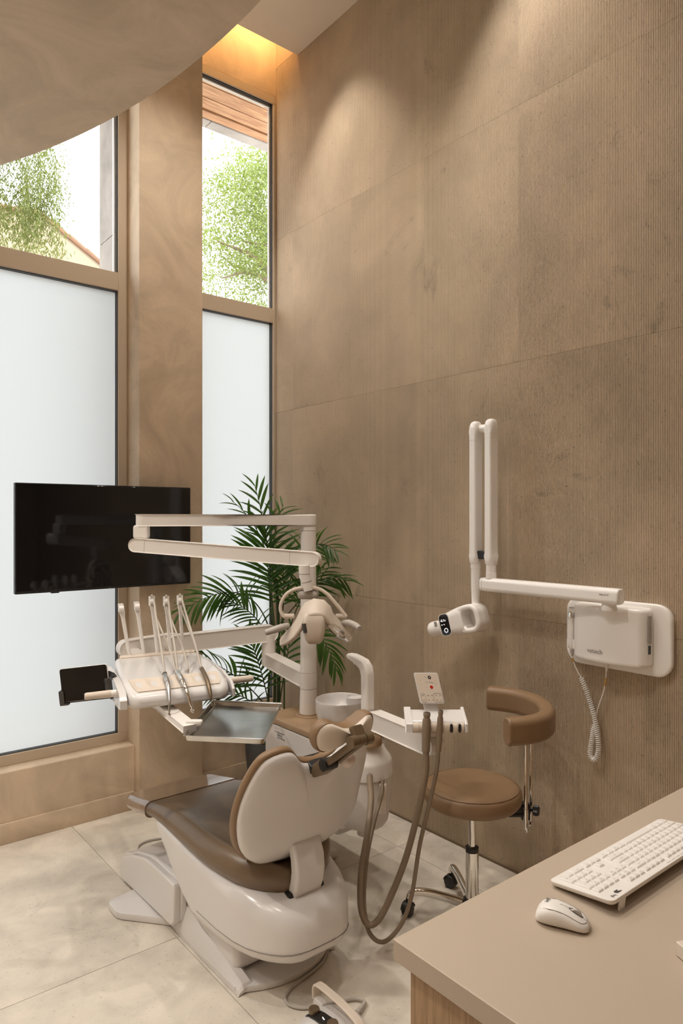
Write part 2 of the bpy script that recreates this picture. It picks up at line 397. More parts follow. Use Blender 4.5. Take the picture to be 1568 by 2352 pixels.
# house gable with clay tile edge
hs = thing('house', (4.6, 15, -.25), 'ochre rendered house gable with a sloping clay tile roof edge behind the weeping tree', 'house')
roofline = [(-2.0, 7.3), (3.3, 7.88), (4.10, 7.99), (4.35, 7.86), (5.45, 7.22), (8.5, 5.35)]
bm = B(); prism(bm, [(-2, -.25)]+[(p[0], p[1]-.04) for p in roofline]+[(8.5, -.25)], (0, 15.02, 0), X, UP, -5.0); ob('wall', bm, M['house'], hs)
for a, b in zip(roofline, roofline[1:]):
    n = max(1, int((Vector(b)-Vector(a)).length/.36))
    for k in range(n):
        p = Vector(a).lerp(Vector(b), k/n); q = Vector(a).lerp(Vector(b), (k+1.12)/n)
        bm = B(); tube(bm, [(p.x, 15.0, p.y-.02), (q.x, 15.0, q.y-.035)], [.06, .05], 8); ob('roof_tile', bm, M['rooftile'], hs)
def leaf_quad(vl, fl_, p, d, w, side):
    i = len(vl); t = p+d
    vl += [p, p+d*.45+side*w, t, p+d*.45-side*w]; fl_.append((i, i+1, i+2, i+3))
def leaves_obj(name, vl, fl_, m, parent):
    loc = rootloc(parent); me = bpy.data.meshes.new(name); me.from_pydata([tuple(v-loc) for v in vl], [], fl_); me.materials.append(m)
    o = bpy.data.objects.new(name, me); COL.objects.link(o); o.parent = parent; o['kind'] = 'stuff'; return o
rnd = random.Random(3)
def rv(s=1): return Vector((rnd.gauss(0, s), rnd.gauss(0, s), rnd.gauss(0, s)))
tr = thing('broadleaf_tree', (9.3, 12.6, -.25), 'bright green broadleaf tree seen through the clear top of the narrow corner window', 'tree')
vl, fc = [], []
clumps = []
for k in range(170):
    c = Vector((9.3, 12.6, 7.6)); v = rv().normalized()*(rnd.random()**.45)
    c = c+Vector((v.x*3.0, v.y*2.2, v.z*2.6)); clumps.append(c)
for c in ((7.55, 12, 8.75), (7.35, 12, 8.55), (7.7, 12.1, 9.0), (7.0, 12, 7.9), (6.75, 12, 7.6), (6.9, 11.9, 7.2), (6.45, 12, 7.0), (6.2, 12, 6.9), (6.3, 12, 6.4), (6.1, 12, 5.9), (7.6, 11.8, 8.2), (7.3, 11.8, 7.3), (7.4, 11.7, 6.5), (6.9, 11.8, 6.0), (7.7, 11.8, 7.6), (6.5, 11.9, 5.4), (7.3, 11.7, 5.7), (7.8, 11.7, 6.9)): clumps.append(Vector(c))
for c in clumps:
    for q in range(330):
        p = c+Vector((rnd.gauss(0, .24), rnd.gauss(0, .24), rnd.gauss(0, .17)))
        d = Vector((rnd.gauss(0, 1), rnd.gauss(0, 1), rnd.gauss(-.9, .6))).normalized()*rnd.uniform(.05, .09)
        s = d.cross(rv()).normalized(); leaf_quad(vl, fc, p, d, rnd.uniform(.012, .020), s)
leaves_obj('foliage', vl, fc, M['leafA'], tr)
bm = B(); tube(bm, smooth([(9.3, 12.6, -.25), (9.2, 12.6, 2.5), (9.3, 12.6, 4.6), (9.2, 12.6, 6.2)]), [.22-.006*k for k in range(19)], 9); ob('trunk', bm, M['bark'], tr)
for br in (((9.25, 12.6, 5.2), (8.2, 12.2, 6.35), (7.4, 12.0, 6.6), (6.7, 12, 6.35)), ((9.2, 12.6, 5.8), (8.3, 12.2, 7.2), (7.2, 12, 7.2)), ((8.2, 12.2, 6.4), (7.5, 12, 6.9), (6.6, 12, 7.05))):
    pp = smooth(br); bm = B(); tube(bm, pp, [.09-.075*k/(len(pp)-1) for k in range(len(pp))], 7); ob('branch', bm, M['bark'], tr)
wt = thing('weeping_tree', (.9, 11.2, -.25), 'weeping tree with thin hanging leafy strands outside the wide window', 'tree')
vl, fc = [], []
bunch = [(rnd.uniform(.3, 3.3), 11+rnd.uniform(-.7, .7), rnd.uniform(6.4, 7.9), rnd.uniform(.7, 1.9)) for k in range(62)]
bunch += [(2.55, 11, 7.6, 1.7), (2.75, 11, 7.7, 1.6), (2.95, 11, 7.6, 1.5), (3.08, 11, 7.5, 1.4), (3.2, 11, 7.3, 1.3), (3.28, 11, 7.0, 1.0), (2.65, 11, 6.6, 1.1), (3.0, 11, 6.5, .9), (2.85, 11, 6.7, 1.1)]
for k in range(len(bunch)*11):
    bx_, by_, bz_, bl_ = bunch[k//11]; x = bx_+rnd.gauss(0, .075); y = by_+rnd.gauss(0, .1)
    e = max(0, x-.3)/3.05; L = bl_*rnd.uniform(.55, 1.1)*(1-.22*e*e)
    top = Vector((x, y, bz_+rnd.gauss(0, .12))); n = int(L*38); sway = rv(.05)
    for q in range(n):
        t = q/n; p = top+Vector((sway.x*t*2+.03*math.sin(q*.5), sway.y*t*2, -L*t))
        d = Vector((rnd.gauss(0, .6), rnd.gauss(0, .6), -1)).normalized()*rnd.uniform(.04, .075)
        leaf_quad(vl, fc, p+rv(.02), d, rnd.uniform(.006, .010), d.cross(rv()).normalized())
for px_, pz in ((3.05, 6.2), (3.2, 5.9), (3.25, 6.4), (2.7, 5.9), (2.9, 5.75), (2.5, 6.1), (3.3, 5.8)):
    for q in range(160):
        p = Vector((px_+rnd.gauss(0, .07), 11+rnd.gauss(0, .2), pz+rnd.gauss(0, .3))); d = Vector((rnd.gauss(0, .5), rnd.gauss(0, .5), -1)).normalized()*.09
        leaf_quad(vl, fc, p, d, .010, d.cross(rv()).normalized())
leaves_obj('foliage', vl, fc, M['leafB'], wt)
bm = B(); tube(bm, smooth([(.9, 11.2, -.25), (.8, 11.2, 3), (.9, 11.2, 6), (1.6, 11.1, 7.6)]), [.25-.008*k for k in range(19)], 9); ob('trunk', bm, M['bark'], wt)
for br in (((.9, 11.2, 6.0), (1.6, 11, 7.6), (2.4, 11, 7.9), (3.0, 11, 7.6)), ((.9, 11.2, 6.2), (1.7, 11.3, 7.3), (2.6, 11.3, 7.3))):
    pp = smooth(br); bm = B(); tube(bm, pp, [.06-.05*k/(len(pp)-1) for k in range(len(pp))], 6); ob('branch', bm, M['bark'], wt)

# ================================================================== DENTAL CHAIR
CX = 1.435
ch = thing('dental_chair', (CX, 2.5, 0), 'large reclining dental chair with white shell and brown leather cushions, standing mid floor', 'dental chair')
bm = B(); pl = [(1.222, 2.60), (1.222, 2.10), (1.245, 2.078), (1.30, 2.05), (1.345, 2.033), (1.39, 2.023), (1.435, 2.020), (1.48, 2.023), (1.525, 2.033), (1.575, 2.053), (1.62, 2.083), (1.645, 2.115), (1.652, 2.16), (1.652, 3.05), (1.222, 3.05)]
prism(bm, pl, (0, 0, .001), X, Y, .024, .006); ob('base_plate', bm, M['white'], ch)
for s in (-1, 1):
    bm = B(); w = [(.213, 2.605), (.355, 2.775), (.365, 2.80), (.365, 2.875), (.350, 2.905), (.20, 2.925)]
    prism(bm, [(CX+s*a, b) for a, b in w], (0, 0, .001), X, Y, .031, .008); ob('side_foot', bm, M['white'], ch)
    # sloping rail on the plate
    bm = B(); secs = []
    for y, z in ((2.072, .020), (2.082, .032), (2.10, .038), (2.30, .078), (2.56, .128)):
        xo, xi = .213, .140
        secs.append([(CX+s*xo, y, .002), (CX+s*(xo-.004), y, z*.55), (CX+s*(xo-.022), y, z), (CX+s*(xo-.052), y, z), (CX+s*(xi+.006), y, z*.75), (CX+s*xi, y, .02)])
    rings(bm, secs); ob('rail', bm, M['white'], ch, ang=20)
    # side cover of the lift housing
    bm = B(); pf = [(2.535, .045), (2.512, .07), (2.505, .205), (2.512, .218), (2.74, .218), (2.80, .212), (2.93, .178), (3.03, .130), (3.062, .10), (3.07, .06), (3.062, .026)]
    prism(bm, pf, (CX+s*.245, 0, 0), Y, UP, -s*.030, .008, 3); ob('side_cover', bm, M['white'], ch)
    bm = B(); prism(bm, [(a+(.004 if a > 2.8 else -.006), b+.004) for a, b in pf], (CX+s*.218, 0, 0), Y, UP, -s*.028, .010, 3); ob('cover_rim', bm, M['white'], ch)
bm = B(); prism(bm, [(2.52, .04), (2.52, .205), (2.74, .208), (2.93, .17), (3.10, .11), (3.18, .06), (3.18, .003), (2.52, .003)], (CX-.195, 0, 0), Y, UP, .39, .006); ob('lift_housing', bm, M['white'], ch)
bm = B(); box(bm, (CX-.188, 2.14, .03), (CX+.188, 2.70, .27), .03, 3); ob('pedestal', bm, M['white'], ch)
# lower shell: loft of rounded sections along the chair
def sect(y, w, zt, zb, r, dx=0, n=7): return [(CX+dx+a, y, (zt+zb)/2+b) for a, b in rrect(w, (zt-zb)/2, r, n)]
bm = B(); T = [(1.866, .030, .240, .198, .018), (1.868, .062, .258, .186, .03), (1.875, .090, .278, .172, .042), (1.888, .117, .298, .160, .052), (1.910, .143, .316, .151, .058), (1.94, .165, .330, .145, .06), (1.98, .187, .344, .140, .06), (2.03, .207, .356, .137, .058), (2.10, .222, .368, .134, .055), (2.20, .230, .378, .132, .05), (2.30, .233, .384, .132, .045), (2.38, .235, .386, .140, .04), (2.46, .234, .390, .180, .035), (2.54, .233, .394, .235, .03), (2.62, .231, .398, .295, .028), (2.70, .226, .402, .350, .02), (2.76, .21, .402, .385, .008)]
rings(bm, [sect(*t) for t in T]); ob('lower_shell', bm, M['white'], ch, ang=60)
bm = B(); secs = []   # thin seam round the lower shell
for y, w, zt, zb, r in ((1.8650, .0450, .202, .199, .0012), (1.8734, .0912, .20, .197, .0012), (1.8865, .1184, .198, .195, .0012), (1.909, .1444, .196, .193, .0012), (1.94, .1664, .193, .190, .0012), (1.98, .1884, .190, .187, .0012), (2.03, .2084, .188, .185, .0012), (2.10, .2234, .187, .184, .0012), (2.2, .2314, .186, .183, .0012), (2.34, .2352, .19, .187, .0012)): secs.append(sect(y, w, zt, zb, r, n=1))
rings(bm, secs); ob('seam', bm, M['gprint'], ch)
bm = B(); box(bm, (CX-.078, 1.962, .28), (CX+.078, 2.05, .3535), .01, 2); ob('slot', bm, M['black'], ch)
# seat and leg cushion
bm = B(); secs = []
ST = [(1.984, .040, .398, .352, .02), (1.988, .075, .414, .344, .03), (2.004, .112, .432, .340, .042), (2.03, .150, .447, .342, .048), (2.065, .184, .458, .348, .052), (2.11, .211, .466, .354, .055), (2.18, .230, .472, .362, .055), (2.24, .239, .475, .366, .055), (2.30, .245, .477, .366, .055), (2.42, .244, .478, .374, .05), (2.54, .240, .474, .382, .045), (2.64, .236, .466, .388, .04), (2.74, .232, .450, .388, .032), (2.84, .229, .430, .372, .028), (2.95, .226, .408, .352, .026), (3.03, .222, .393, .340, .025), (3.065, .208, .386, .338, .022), (3.09, .18, .380, .340, .018), (3.10, .15, .372, .345, .01)]
for y, w, zt, zb, r in ST:
    dip = .052*max(0, min(1, (2.62-y)/.25))*max(0, min(1, (y-1.98)/.12))
    loop = []
    for a, b in rrect(w, (zt-zb)/2, r, 6):
        z = (zt+zb)/2+b; loop.append((CX+a, y, z))
    # resample top side to carry the dished seat
    lp = []
    for i, p in enumerate(loop):
        q = loop[(i+1) % len(loop)]; lp.append(p)
        if abs(p[0]-q[0]) > w*.6:
            for k in range(1, 8):
                t = k/8; xx = p[0]+(q[0]-p[0])*t; zz = p[2]+(q[2]-p[2])*t; u = (xx-CX)/w
                if zz > (zt+zb)/2: zz -= dip*(1-u*u)**1.0
                lp.append((xx, y, zz))
    secs.append(lp)
cl = secs
rings(bm, cl); ob('seat_cushion', bm, M['seat'], ch, ang=70)
bm = B(); secs = []
for y, w, zt, zb, r in ((2.815, .2325, .4385, .367, .03), (2.84, .2325, .4345, .368, .03), (2.95, .2295, .412, .348, .028), (3.03, .2255, .397, .336, .027), (3.068, .2115, .390, .334, .024), (3.094, .184, .384, .336, .02), (3.106, .15, .376, .341, .012)): secs.append(sect(y, w, zt, zb, r))
rings(bm, secs); ob('foot_cover', bm, M['film_plastic'], ch, ang=70)['label'] = 'glossy clear plastic foot cover'
# backrest (u across, v up along the recline, n = towards the back)
BO = Vector((CX, 2.088, .425)); BV = Vector((0, -.407, .9135)); BN = Vector((0, -.9135, -.407))
half = [(.0, -.006), (.06, -.003), (.115, .006), (.165, .030), (.210, .070), (.242, .118), (.262, .175), (.272, .235), (.273, .300), (.267, .36), (.256, .41), (.242, .452), (.222, .482), (.19, .498), (.155, .504), (.125, .499), (.101, .480), (.080, .454), (.060, .440), (.030, .432), (.0, .430)]
def curve2(h, k=3):
    P = smooth([(a, b, 0) for a, b in h], k); r = [(max(p.x, 0), p.y) for p in P]
    return r+[(-a, b) for a, b in reversed(r[1:-1])]
OUT = curve2(half)
cen = Vector((0, .24))
def bk_section(sc, n, curve=.0):
    res = []
    for a, b in OUT:
        q = cen+(Vector((a, b))-cen)*sc; wrap = .016*(abs(q.x)/.26)**2.2
        bump = .030*math.exp(-((q.y-.13)/.10)**2)*max(0, min(1, (n+.012)/.03))
        res.append(BO+X*q.x+BV*q.y+BN*(n-wrap*curve+bump))
    return res
def shell_cap(bm, scs):
    """concentric rings closed in the middle -> bulged panel"""
    rs = rings(bm, [bk_section(*s) for s in scs], cap=True); return rs
bm = B(); shell_cap(bm, [(.962, -.018, 1), (.966, .0, 1), (.958, .010, 1), (.935, .018, 1), (.88, .026, 1), (.78, .033, 1), (.6, .040, 1), (.35, .045, 1), (.12, .047, 1)]); ob('back_shell', bm, M['white'], ch, ang=60)
bm = B(); shell_cap(bm, [(.5, -.050, .9), (.80, -.047, 1), (.90, -.041, 1), (.965, -.031, 1), (.996, -.021, 1), (1.008, -.012, 1), (1.003, -.003, 1), (.988, .002, 1), (.970, .003, 1), (.955, -.004, 1)]); ob('back_cushion', bm, M['brown'], ch, ang=60)
# bracket strap from shell down into the lower shell
bm = B(); secs = []
for y, z, w, t in ((2.010, .545, .060, .012), (1.978, .505, .061, .020), (1.962, .465, .062, .022), (1.957, .42, .062, .022), (1.964, .378, .062, .022), (1.980, .34, .061, .022), (2.004, .303, .060, .020), (2.026, .283, .057, .018)):
    secs.append((y, z, w, t))
pts = [Vector((0, a, b)) for a, b, _, _ in secs]; ls = []
for i, (y, z, w, t) in enumerate(secs):
    tg = (pts[min(i+1, len(pts)-1)]-pts[max(i-1, 0)]).normalized(); nn = X.cross(tg)
    ls.append([Vector((CX+a, y, z))+nn*b for a, b in rrect(w, t, .012, 4)])
rings(bm, ls); ob('back_bracket', bm, M['white'], ch, ang=50)
# notch insert, headrest arm, joint blocks, lever knob
def bkp(u, v, n): return BO+X*u+BV*v+BN*n
def bkbox(bm, u, v, n, r=.004):
    xf = Matrix((X, BV, BN)).transposed().to_4x4(); xf.translation = BO
    box(bm, (u[0], v[0], n[0]), (u[1], v[1], n[1]), r, 2, xf)
bm = B(); bkbox(bm, (-.038, .046), (.392, .430), (-.03, .030), .006); ob('arm_socket', bm, M['black'], ch)
ha = bpy.data.objects.new
AO = Vector((CX, 1.880, .805)); AV = (Vector((CX, 1.682, .948))-AO); AL = AV.length; AV.normalize(); AN = X.cross(AV); AN = AN if AN.y < 0 else -AN
def akp(u, v, n): return AO+X*u+AV*v+AN*n
def akbox(bm, u, v, n, r=.004):
    xf = Matrix((X, AV, AN)).transposed().to_4x4(); xf.translation = AO
    box(bm, (u[0], v[0], n[0]), (u[1], v[1], n[1]), r, 2, xf)
bm = B(); akbox(bm, (-.030, -.012), (-.03, AL-.01), (.0, .022), .005); akbox(bm, (.012, .030), (-.03, AL-.01), (.0, .022), .005); akbox(bm, (-.034, .036), (-.03, .045), (-.012, .028), .008)
arm = ob('headrest_arm', bm, M['bronze'], ch)
bm = B(); akbox(bm, (-.012, .012), (-.02, AL-.02), (.002, .012), .002); ob('ratchet', bm, M['black'], arm)
bm = B(); cyl(bm, akp(-.036, .055, .012), akp(.016, .055, .012), .021, n=18); ob('pivot', bm, M['black'], arm)
bm = B(); cyl(bm, akp(-.042, AL, .008), akp(-.014, AL, .008), .020, n=20); cyl(bm, akp(-.012, AL, .008), akp(.016, AL, .008), .0185, n=20); cyl(bm, akp(.018, AL, .008), akp(.044, AL, .008), .020, n=20)
akbox(bm, (-.022, .024), (AL-.010, AL+.012), (-.040, .002), .006); ob('tilt_joint', bm, M['bronze'], ch)
bm = B(); lathe(bm, akp(.038, .060, .0), [(.010, 0), (.022, .008), (.030, .024), (.031, .036), (.024, .048), (.010, .054), (.0, .055)], 20, BN*.75+X*.65+BV*.1); ob('release_knob', bm, M['clear'], ch)['label'] = 'clear plastic release knob'
# headrest: saddle shaped pad with pale back plate
HO = Vector((CX+.004, 1.752, .953)); hv = Vector((0, -.22, .9755)); hn = Vector((0, -.9755, -.22))
hh = [(.0, -.028), (.03, -.036), (.06, -.052), (.09, -.058), (.113, -.045), (.126, -.012), (.124, .018), (.108, .040), (.084, .046), (.058, .036), (.03, .022), (.0, .016)]
HOUT = curve2(hh, 3)
def hsec(sc, n):
    r = []
    for a, b in HOUT:
        q = Vector((a, b))*sc; r.append(HO+X*q.x+hv*q.y+hn*(n-.020*(abs(q.x)/.14)**2))
    return r
bm = B(); rings(bm, [hsec(.5, -.040), hsec(.86, -.036), hsec(.97, -.024), hsec(1., -.008), hsec(.99, .004), hsec(.955, .010), hsec(.93, .004)]); ob('headrest_pad', bm, M['brown'], ch, ang=60)
bm = B(); rings(bm, [hsec(.935, -.004), hsec(.935, .006), hsec(.90, .014), hsec(.80, .022), hsec(.6, .029), hsec(.3, .033), hsec(.08, .034)]); ob('headrest_plate', bm, M['cream'], ch, ang=60)['label'] = 'cream headrest back plate'
# floor cable behind the housing
bm = B(); tube(bm, smooth([(1.36, 3.17, .006), (1.365, 3.27, .007), (1.40, 3.34, .008), (1.47, 3.355, .008), (1.56, 3.31, .008), (1.64, 3.22, .008), (1.70, 3.05, .01), (1.80, 2.85, .05), (1.88, 2.75, .24)]), .005, 8); ob('floor_cable', bm, M['grey'], ch)

# ================================================================== TREATMENT UNIT (cabinet, bowl, pole)
du = thing('dental_unit', (2.03, 2.6, .25), 'white cabinet unit with rinsing bowl, tall pole and faucet standing beside the dental chair', 'dental unit')
bm = B(); box(bm, (1.895, 2.37, .25), (2.19, 2.935, .635), .02, 3); ob('cabinet', bm, M['white'], du)
bm = B(); box(bm, (1.878, 2.42, .255), (1.894, 2.925, .638), .006, 2); door = ob('door', bm, M['white'], du)
for k, (t, z) in enumerate((('DIPLOMAT', .603), ('DENTAL', .5905), ('SOLUTIONS', .578))): text('lettering', t, .0125, (1.8775, 2.817, z), -Y, UP, M['print'], door)
bm = B(); box(bm, (1.8772, 2.822, .6065), (1.8782, 2.838, .6085)); ob('lettering', bm, M['print'], door)
bm = B(); box(bm, (1.877, 2.36, .640), (2.20, 2.945, .672), .008, 2); top = ob('worktop', bm, M['tan'], du)
bm = B(); box(bm, (1.93, 2.935, .3), (2.15, 2.950, .62), .004, 1); ob('end_panel', bm, M['tan'], du)
PX, PY = 2.035, 2.774
bm = B(); lathe(bm, (PX, PY, .668), [(.0, 0), (.062, 0), (.062, .006), (.054, .010), (.050, .012), (.050, .016), (.0, .016)], 36); ob('pole_ring', bm, M['tan'], du)
bm = B(); lathe(bm, (PX, PY, .682), [(.044, 0), (.0445, .005), (.0415, .124)], 32); pole = ob('pole', bm, M['white2'], du)
bm = B(); lathe(bm, (PX, PY, .8075), [(.0415, 0), (.0425, .002), (.0425, .076), (.0415, .078)], 32); ob('clamp_collar', bm, M['white2'], du)
bm = B(); lathe(bm, (PX, PY, .887), [(.0415, 0), (.0405, .01), (.0375, .68), (.0375, .700), (.0, .700)], 32); ob('pole', bm, M['white2'], du)
# rounded column at the near end
QX, QY = 2.0, 2.315
bm = B(); lathe(bm, (QX, QY, .527), [(.0, 0), (.127, 0), (.128, .004), (.126, .06), (.120, .075), (.108, .090), (.072, .148), (.060, .152), (.0, .152)], 44); ob('column_cap', bm, M['white2'], du, ang=50)
bm = B(); lathe(bm, (QX, QY, .295), [(.0, 0), (.06, .002), (.092, .012), (.108, .035), (.118, .09), (.122, .229), (.0, .229)], 44); box(bm, (1.885, 2.33, .29), (2.12, 2.46, .52), .015, 2); col = ob('column', bm, M['white2'], du, ang=50)
bm = B(); cyl(bm, (1.995, 2.30, .262), (1.995, 2.30, .30), .034, .036, 24); ob('drain_cup', bm, M['white2'], du)
bm = B(); prism(bm, rrect(.050, .072, .012), (1.975, 2.235, .455), RT, UP, -.03, .004); ob('hose_recess', bm, M['dgrey'], du)
bm = B(); box(bm, (-.016, -.012, -.07), (.016, .012, .06), .006, 2, Matrix.Translation((1.99, 2.178, .46)) @ Matrix.Rotation(math.radians(-39), 4, 'Z')); ob('hose_clip', bm, M['cream'], du)
bm = B(); lathe(bm, (1.985, 2.27, .668), [(.0, 0), (.062, 0), (.064, .004), (.062, .020), (.056, .026), (.0, .026)], 32); ob('faucet_ring', bm, M['tan'], du)
# rinsing bowl
bm = B(); bc = Vector((2.04, 2.525, 0)); Rb = .118; secs = []
pr = [(.040, .674), (.048, .680), (.085, .690), (.108, .712), (.117, .745), (.1185, .795), (.116, .803), (.112, .801), (.110, .785), (.100, .757), (.075, .737), (.04, .729), (.015, .725)]
for r, z in pr:
    lp = []
    for k in range(48):
        a = 2*PI*k/48; d = bc+Vector((math.cos(a)*r, math.sin(a)*r, z))
        if z > .75:
            e = d-bc; side = e.normalized().dot(-FW); d.z += -.028*max(0, (side-.1))*(z-.75)/.05+.0
        lp.append(d)
    secs.append(lp)
rings(bm, secs); ob('rinsing_bowl', bm, M['white'], du, ang=60)
bm = B(); lathe(bm, (2.085, 2.475, .775), [(.0, 0), (.036, 0), (.042, .012), (.042, .040), (.038, .042), (.035, .034), (.0, .030)], 28); ob('cup_holder', bm, M['white'], du)
# faucet: rounded post with a forward bent head
bm = B(); ls = []
for y, z, w, d in ((2.27, .690, .0235, .0235), (2.27, .80, .0235, .0235), (2.27, .93, .0235, .0235), (2.271, .965, .0235, .024), (2.278, .992, .0235, .025), (2.295, 1.010, .0235, .023), (2.33, 1.022, .0235, .018), (2.365, 1.030, .0225, .015), (2.390, 1.032, .020, .012), (2.402, 1.030, .013, .007)): ls.append((y, z, w, d))
pts = [Vector((1.985, a[0], a[1])) for a in ls]; L2 = []
for i, (y, z, w, d) in enumerate(ls):
    tg = (pts[min(i+1, len(ls)-1)]-pts[max(i-1, 0)]).normalized(); nn = X.cross(tg).normalized()
    L2.append([pts[i]+X*a+nn*b for a, b in rrect(w, d, .010, 4)])
rings(bm, L2); ob('faucet', bm, M['white2'], du, ang=60)
bm = B(); cyl(bm, (1.985, 2.352, 1.014), (1.985, 2.357, 1.002), .010, .008, 14); ob('spout', bm, M['white2'], du)
# mounting bracket to the chair base
bm = B(); box(bm, (1.66, 2.66, .04), (2.02, 2.80, .10), .01, 2); box(bm, (1.93, 2.66, .04), (2.05, 2.80, .255), .01, 2); box(bm, (1.93, 2.62, .002), (2.10, 2.84, .045), .01, 2); ob('floor_bracket', bm, M['white2'], du)

# rounded-end bar between two points (vertical capsule outline)
def bar(name, a, b, h, w, m, parent, taper=1., r0=True, r1=True, fillet=.006):
    a = Vector(a); b = Vector(b); d = (b-a); L = d.length; d.normalize(); side = d.cross(UP).normalized(); up = side.cross(d)
    ol = []; n = 10; h1 = h*taper
    if r0: ol += [(h/2*math.cos(t), h/2*math.sin(t)) for t in [PI/2+PI*k/n for k in range(n+1)]]
    else: ol += [(0, h/2), (0, -h/2)]
    if r1: ol += [(L+h1/2*math.cos(t), h1/2*math.sin(t)) for t in [-PI/2+PI*k/n for k in range(n+1)]]
    else: ol += [(L, -h1/2), (L, h1/2)]
    bm = B(); prism(bm, ol, a+side*w/2, d, up, -w if d.cross(up).dot(side) > 0 else w, fillet, 3); return ob(name, bm, m, parent, ang=35)

# ================================================================== OPERATING LAMP on folding arms
la = thing('operating_lamp', (PX, PY, 1.587), 'white dental lamp with gull wing head hung on two folding arms from the pole', 'lamp')
A1 = Vector((1.303, 3.06, 1.640)); A0 = Vector((PX, PY, 1.637))
bm = B(); lathe(bm, (PX, PY, 1.589), [(.0, 0), (.0385, 0), (.0385, .018), (.0, .018)], 32); ob('swivel_ring', bm, M['white2'], la)
d = (A0-A1); d.z = 0; d.normalize(); sd = Vector((-d.y, d.x, 0))
bm = B(); prism(bm, [(-.036*math.sin(PI*k/12), .036*math.cos(PI*k/12)) for k in range(13)][::-1] + [((A0-A1).length*1.0+.040*math.sin(PI*k/12), -.040*math.cos(PI*k/12)) for k in range(13)], A1-Vector((0, 0, .028)), d, sd, .056, .007, 3); ob('swivel_arm', bm, M['white2'], la, ang=35)
E0 = Vector((1.263, 3.035, 1.527)); E1 = Vector((1.79, 2.405, 1.472))
bm = B(); box(bm, (-.034, -.028, 1.555), (.034, .028, 1.618), .012, 3, Matrix.Translation((1.290, 3.055, 0)) @ Matrix.Rotation(math.radians(-39), 4, 'Z')); ob('elbow_post', bm, M['white2'], la)
bar('spring_arm', E0, E1, .062, .052, M['white2'], la)
for f in (.055, .88):
    p = E0.lerp(E1, f); dd = (E1-E0).normalized(); bm = B(); sdv = dd.cross(UP).normalized(); upv = sdv.cross(dd)
    box(bm, (-.0006, -.0264, -.0312), (.0006, .0264, .0312), 0, 2, Matrix((dd, sdv, upv)).transposed().to_4x4()); bmesh.ops.translate(bm, verts=bm.verts, vec=p); ob('arm_seam', bm, M['gprint'], la)
LC = Vector((1.756, 2.373, 1.223))      # lamp centre; local r = across, f = away
def lp(r, f, z): return LC+RT*r+FW*f+UP*z
bm = B(); tube(bm, [lp(-.030, 0, .226), lp(-.030, 0, .205), lp(-.028, 0, .178), lp(-.020, .0, .155), lp(-.012, .0, .118)], [.024, .024, .024, .0215, .0195], 20); ob('hanger', bm, M['white2'], la)
for a, b in ((.004, .2),):
    bm = B(); tube(bm, [lp(-.029, 0, .190), lp(-.029, 0, .188)], [.0245, .0245], 20); tube(bm, [lp(-.020, 0, .156), lp(-.0195, 0, .154)], [.0222, .0222], 20); ob('hanger_seam', bm, M['gprint'], la)
# yoke arch
yk = smooth([lp(-.118, .02, .004), lp(-.132, .02, .030), lp(-.130, .02, .062), lp(-.108, .02, .100), lp(-.070, .02, .122), lp(-.020, .02, .130), lp(.030, .02, .124), lp(.068, .02, .100), lp(.104, .02, .060), lp(.132, .02, .026), lp(.148, .02, .004)], 4)
bm = B(); F = frames(yk); ls = []
for i, (p, u, v) in enumerate(F):
    tg = (yk[min(i+1, len(yk)-1)]-yk[max(i-1, 0)]).normalized(); nn = FW.cross(tg).normalized()
    ls.append([p+FW*a+nn*b for a, b in rrect(.013, .0072, .006, 3)])
rings(bm, ls); yoke = ob('yoke', bm, M['cream'], la, ang=60)
bm = B(); box(bm, (-.046, -.05, -.02), (.046, .03, .02), .018, 3, Matrix.Translation(lp(-.016, .055, .098)) @ Matrix.Rotation(math.radians(-39), 4, 'Z')); ob('sensor_box', bm, M['grey'], la)
for s, rr in ((-1, -.098), (1, .126)):
    bm = B(); cyl(bm, lp(rr-.022, .02, .006), lp(rr+.024, .02, .006), .011, n=14); ob('pivot', bm, M['cream'], yoke)
# gull-wing head: loft across of curved blades
bm = B(); ls = []
for r, z, f, hw, th in ((-.134, -.108, .012, .016, .004), (-.126, -.103, .008, .026, .009), (-.105, -.086, 0, .036, .011), (-.075, -.058, -.012, .042, .012), (-.048, -.022, -.024, .046, .014), (-.028, .016, -.034, .050, .017), (-.010, .040, -.040, .052, .020), (.016, .049, -.042, .054, .022), (.044, .046, -.040, .053, .021), (.064, .030, -.034, .050, .018), (.078, .002, -.024, .046, .014), (.098, -.020, -.010, .042, .012), (.126, -.048, .002, .037, .011), (.152, -.078, .010, .030, .009), (.166, -.098, .014, .020, .006)):
    ls.append((r, z, f, hw, th))
P3 = [lp(a[0], a[2], a[1]) for a in ls]; L2 = []
for i, (r, z, f, hw, th) in enumerate(ls):
    tg = (P3[min(i+1, len(ls)-1)]-P3[max(i-1, 0)]).normalized(); ax = (FW*.62+UP*.78); ax = (ax-tg*ax.dot(tg)).normalized(); nn = tg.cross(ax)
    L2.append([P3[i]+ax*a+nn*b for a, b in rrect(hw*.82, th*.78, th*.7, 4)])
rings(bm, L2); head = ob('lamp_head', bm, M['cream'], la, ang=60)
bm = B(); ls = [(.045, .020, .046, .03), (.018, .034, .05, .03), (-.015, .036, .046, .028), (-.055, .034, .040, .026), (-.085, .028, .034, .022), (-.100, .02, .028, .016)]
rings(bm, [[lp(.014+a*1.0+(.0 if z > 0 else .0), -.030+b, z) for a, b in rrect(w*1.05, w*1.1, .020, 4)] for z, w, dd, _ in [(q[0], q[1]*1.25, 0, 0) for q in ls]]); ob('lamp_body', bm, M['cream'], head, ang=60)
bm = B(); tube(bm, [lp(-.024, -.066, -.012), lp(-.020, -.070, -.050)], [.014, .010], 14); ob('lens', bm, M['dgrey'], head)
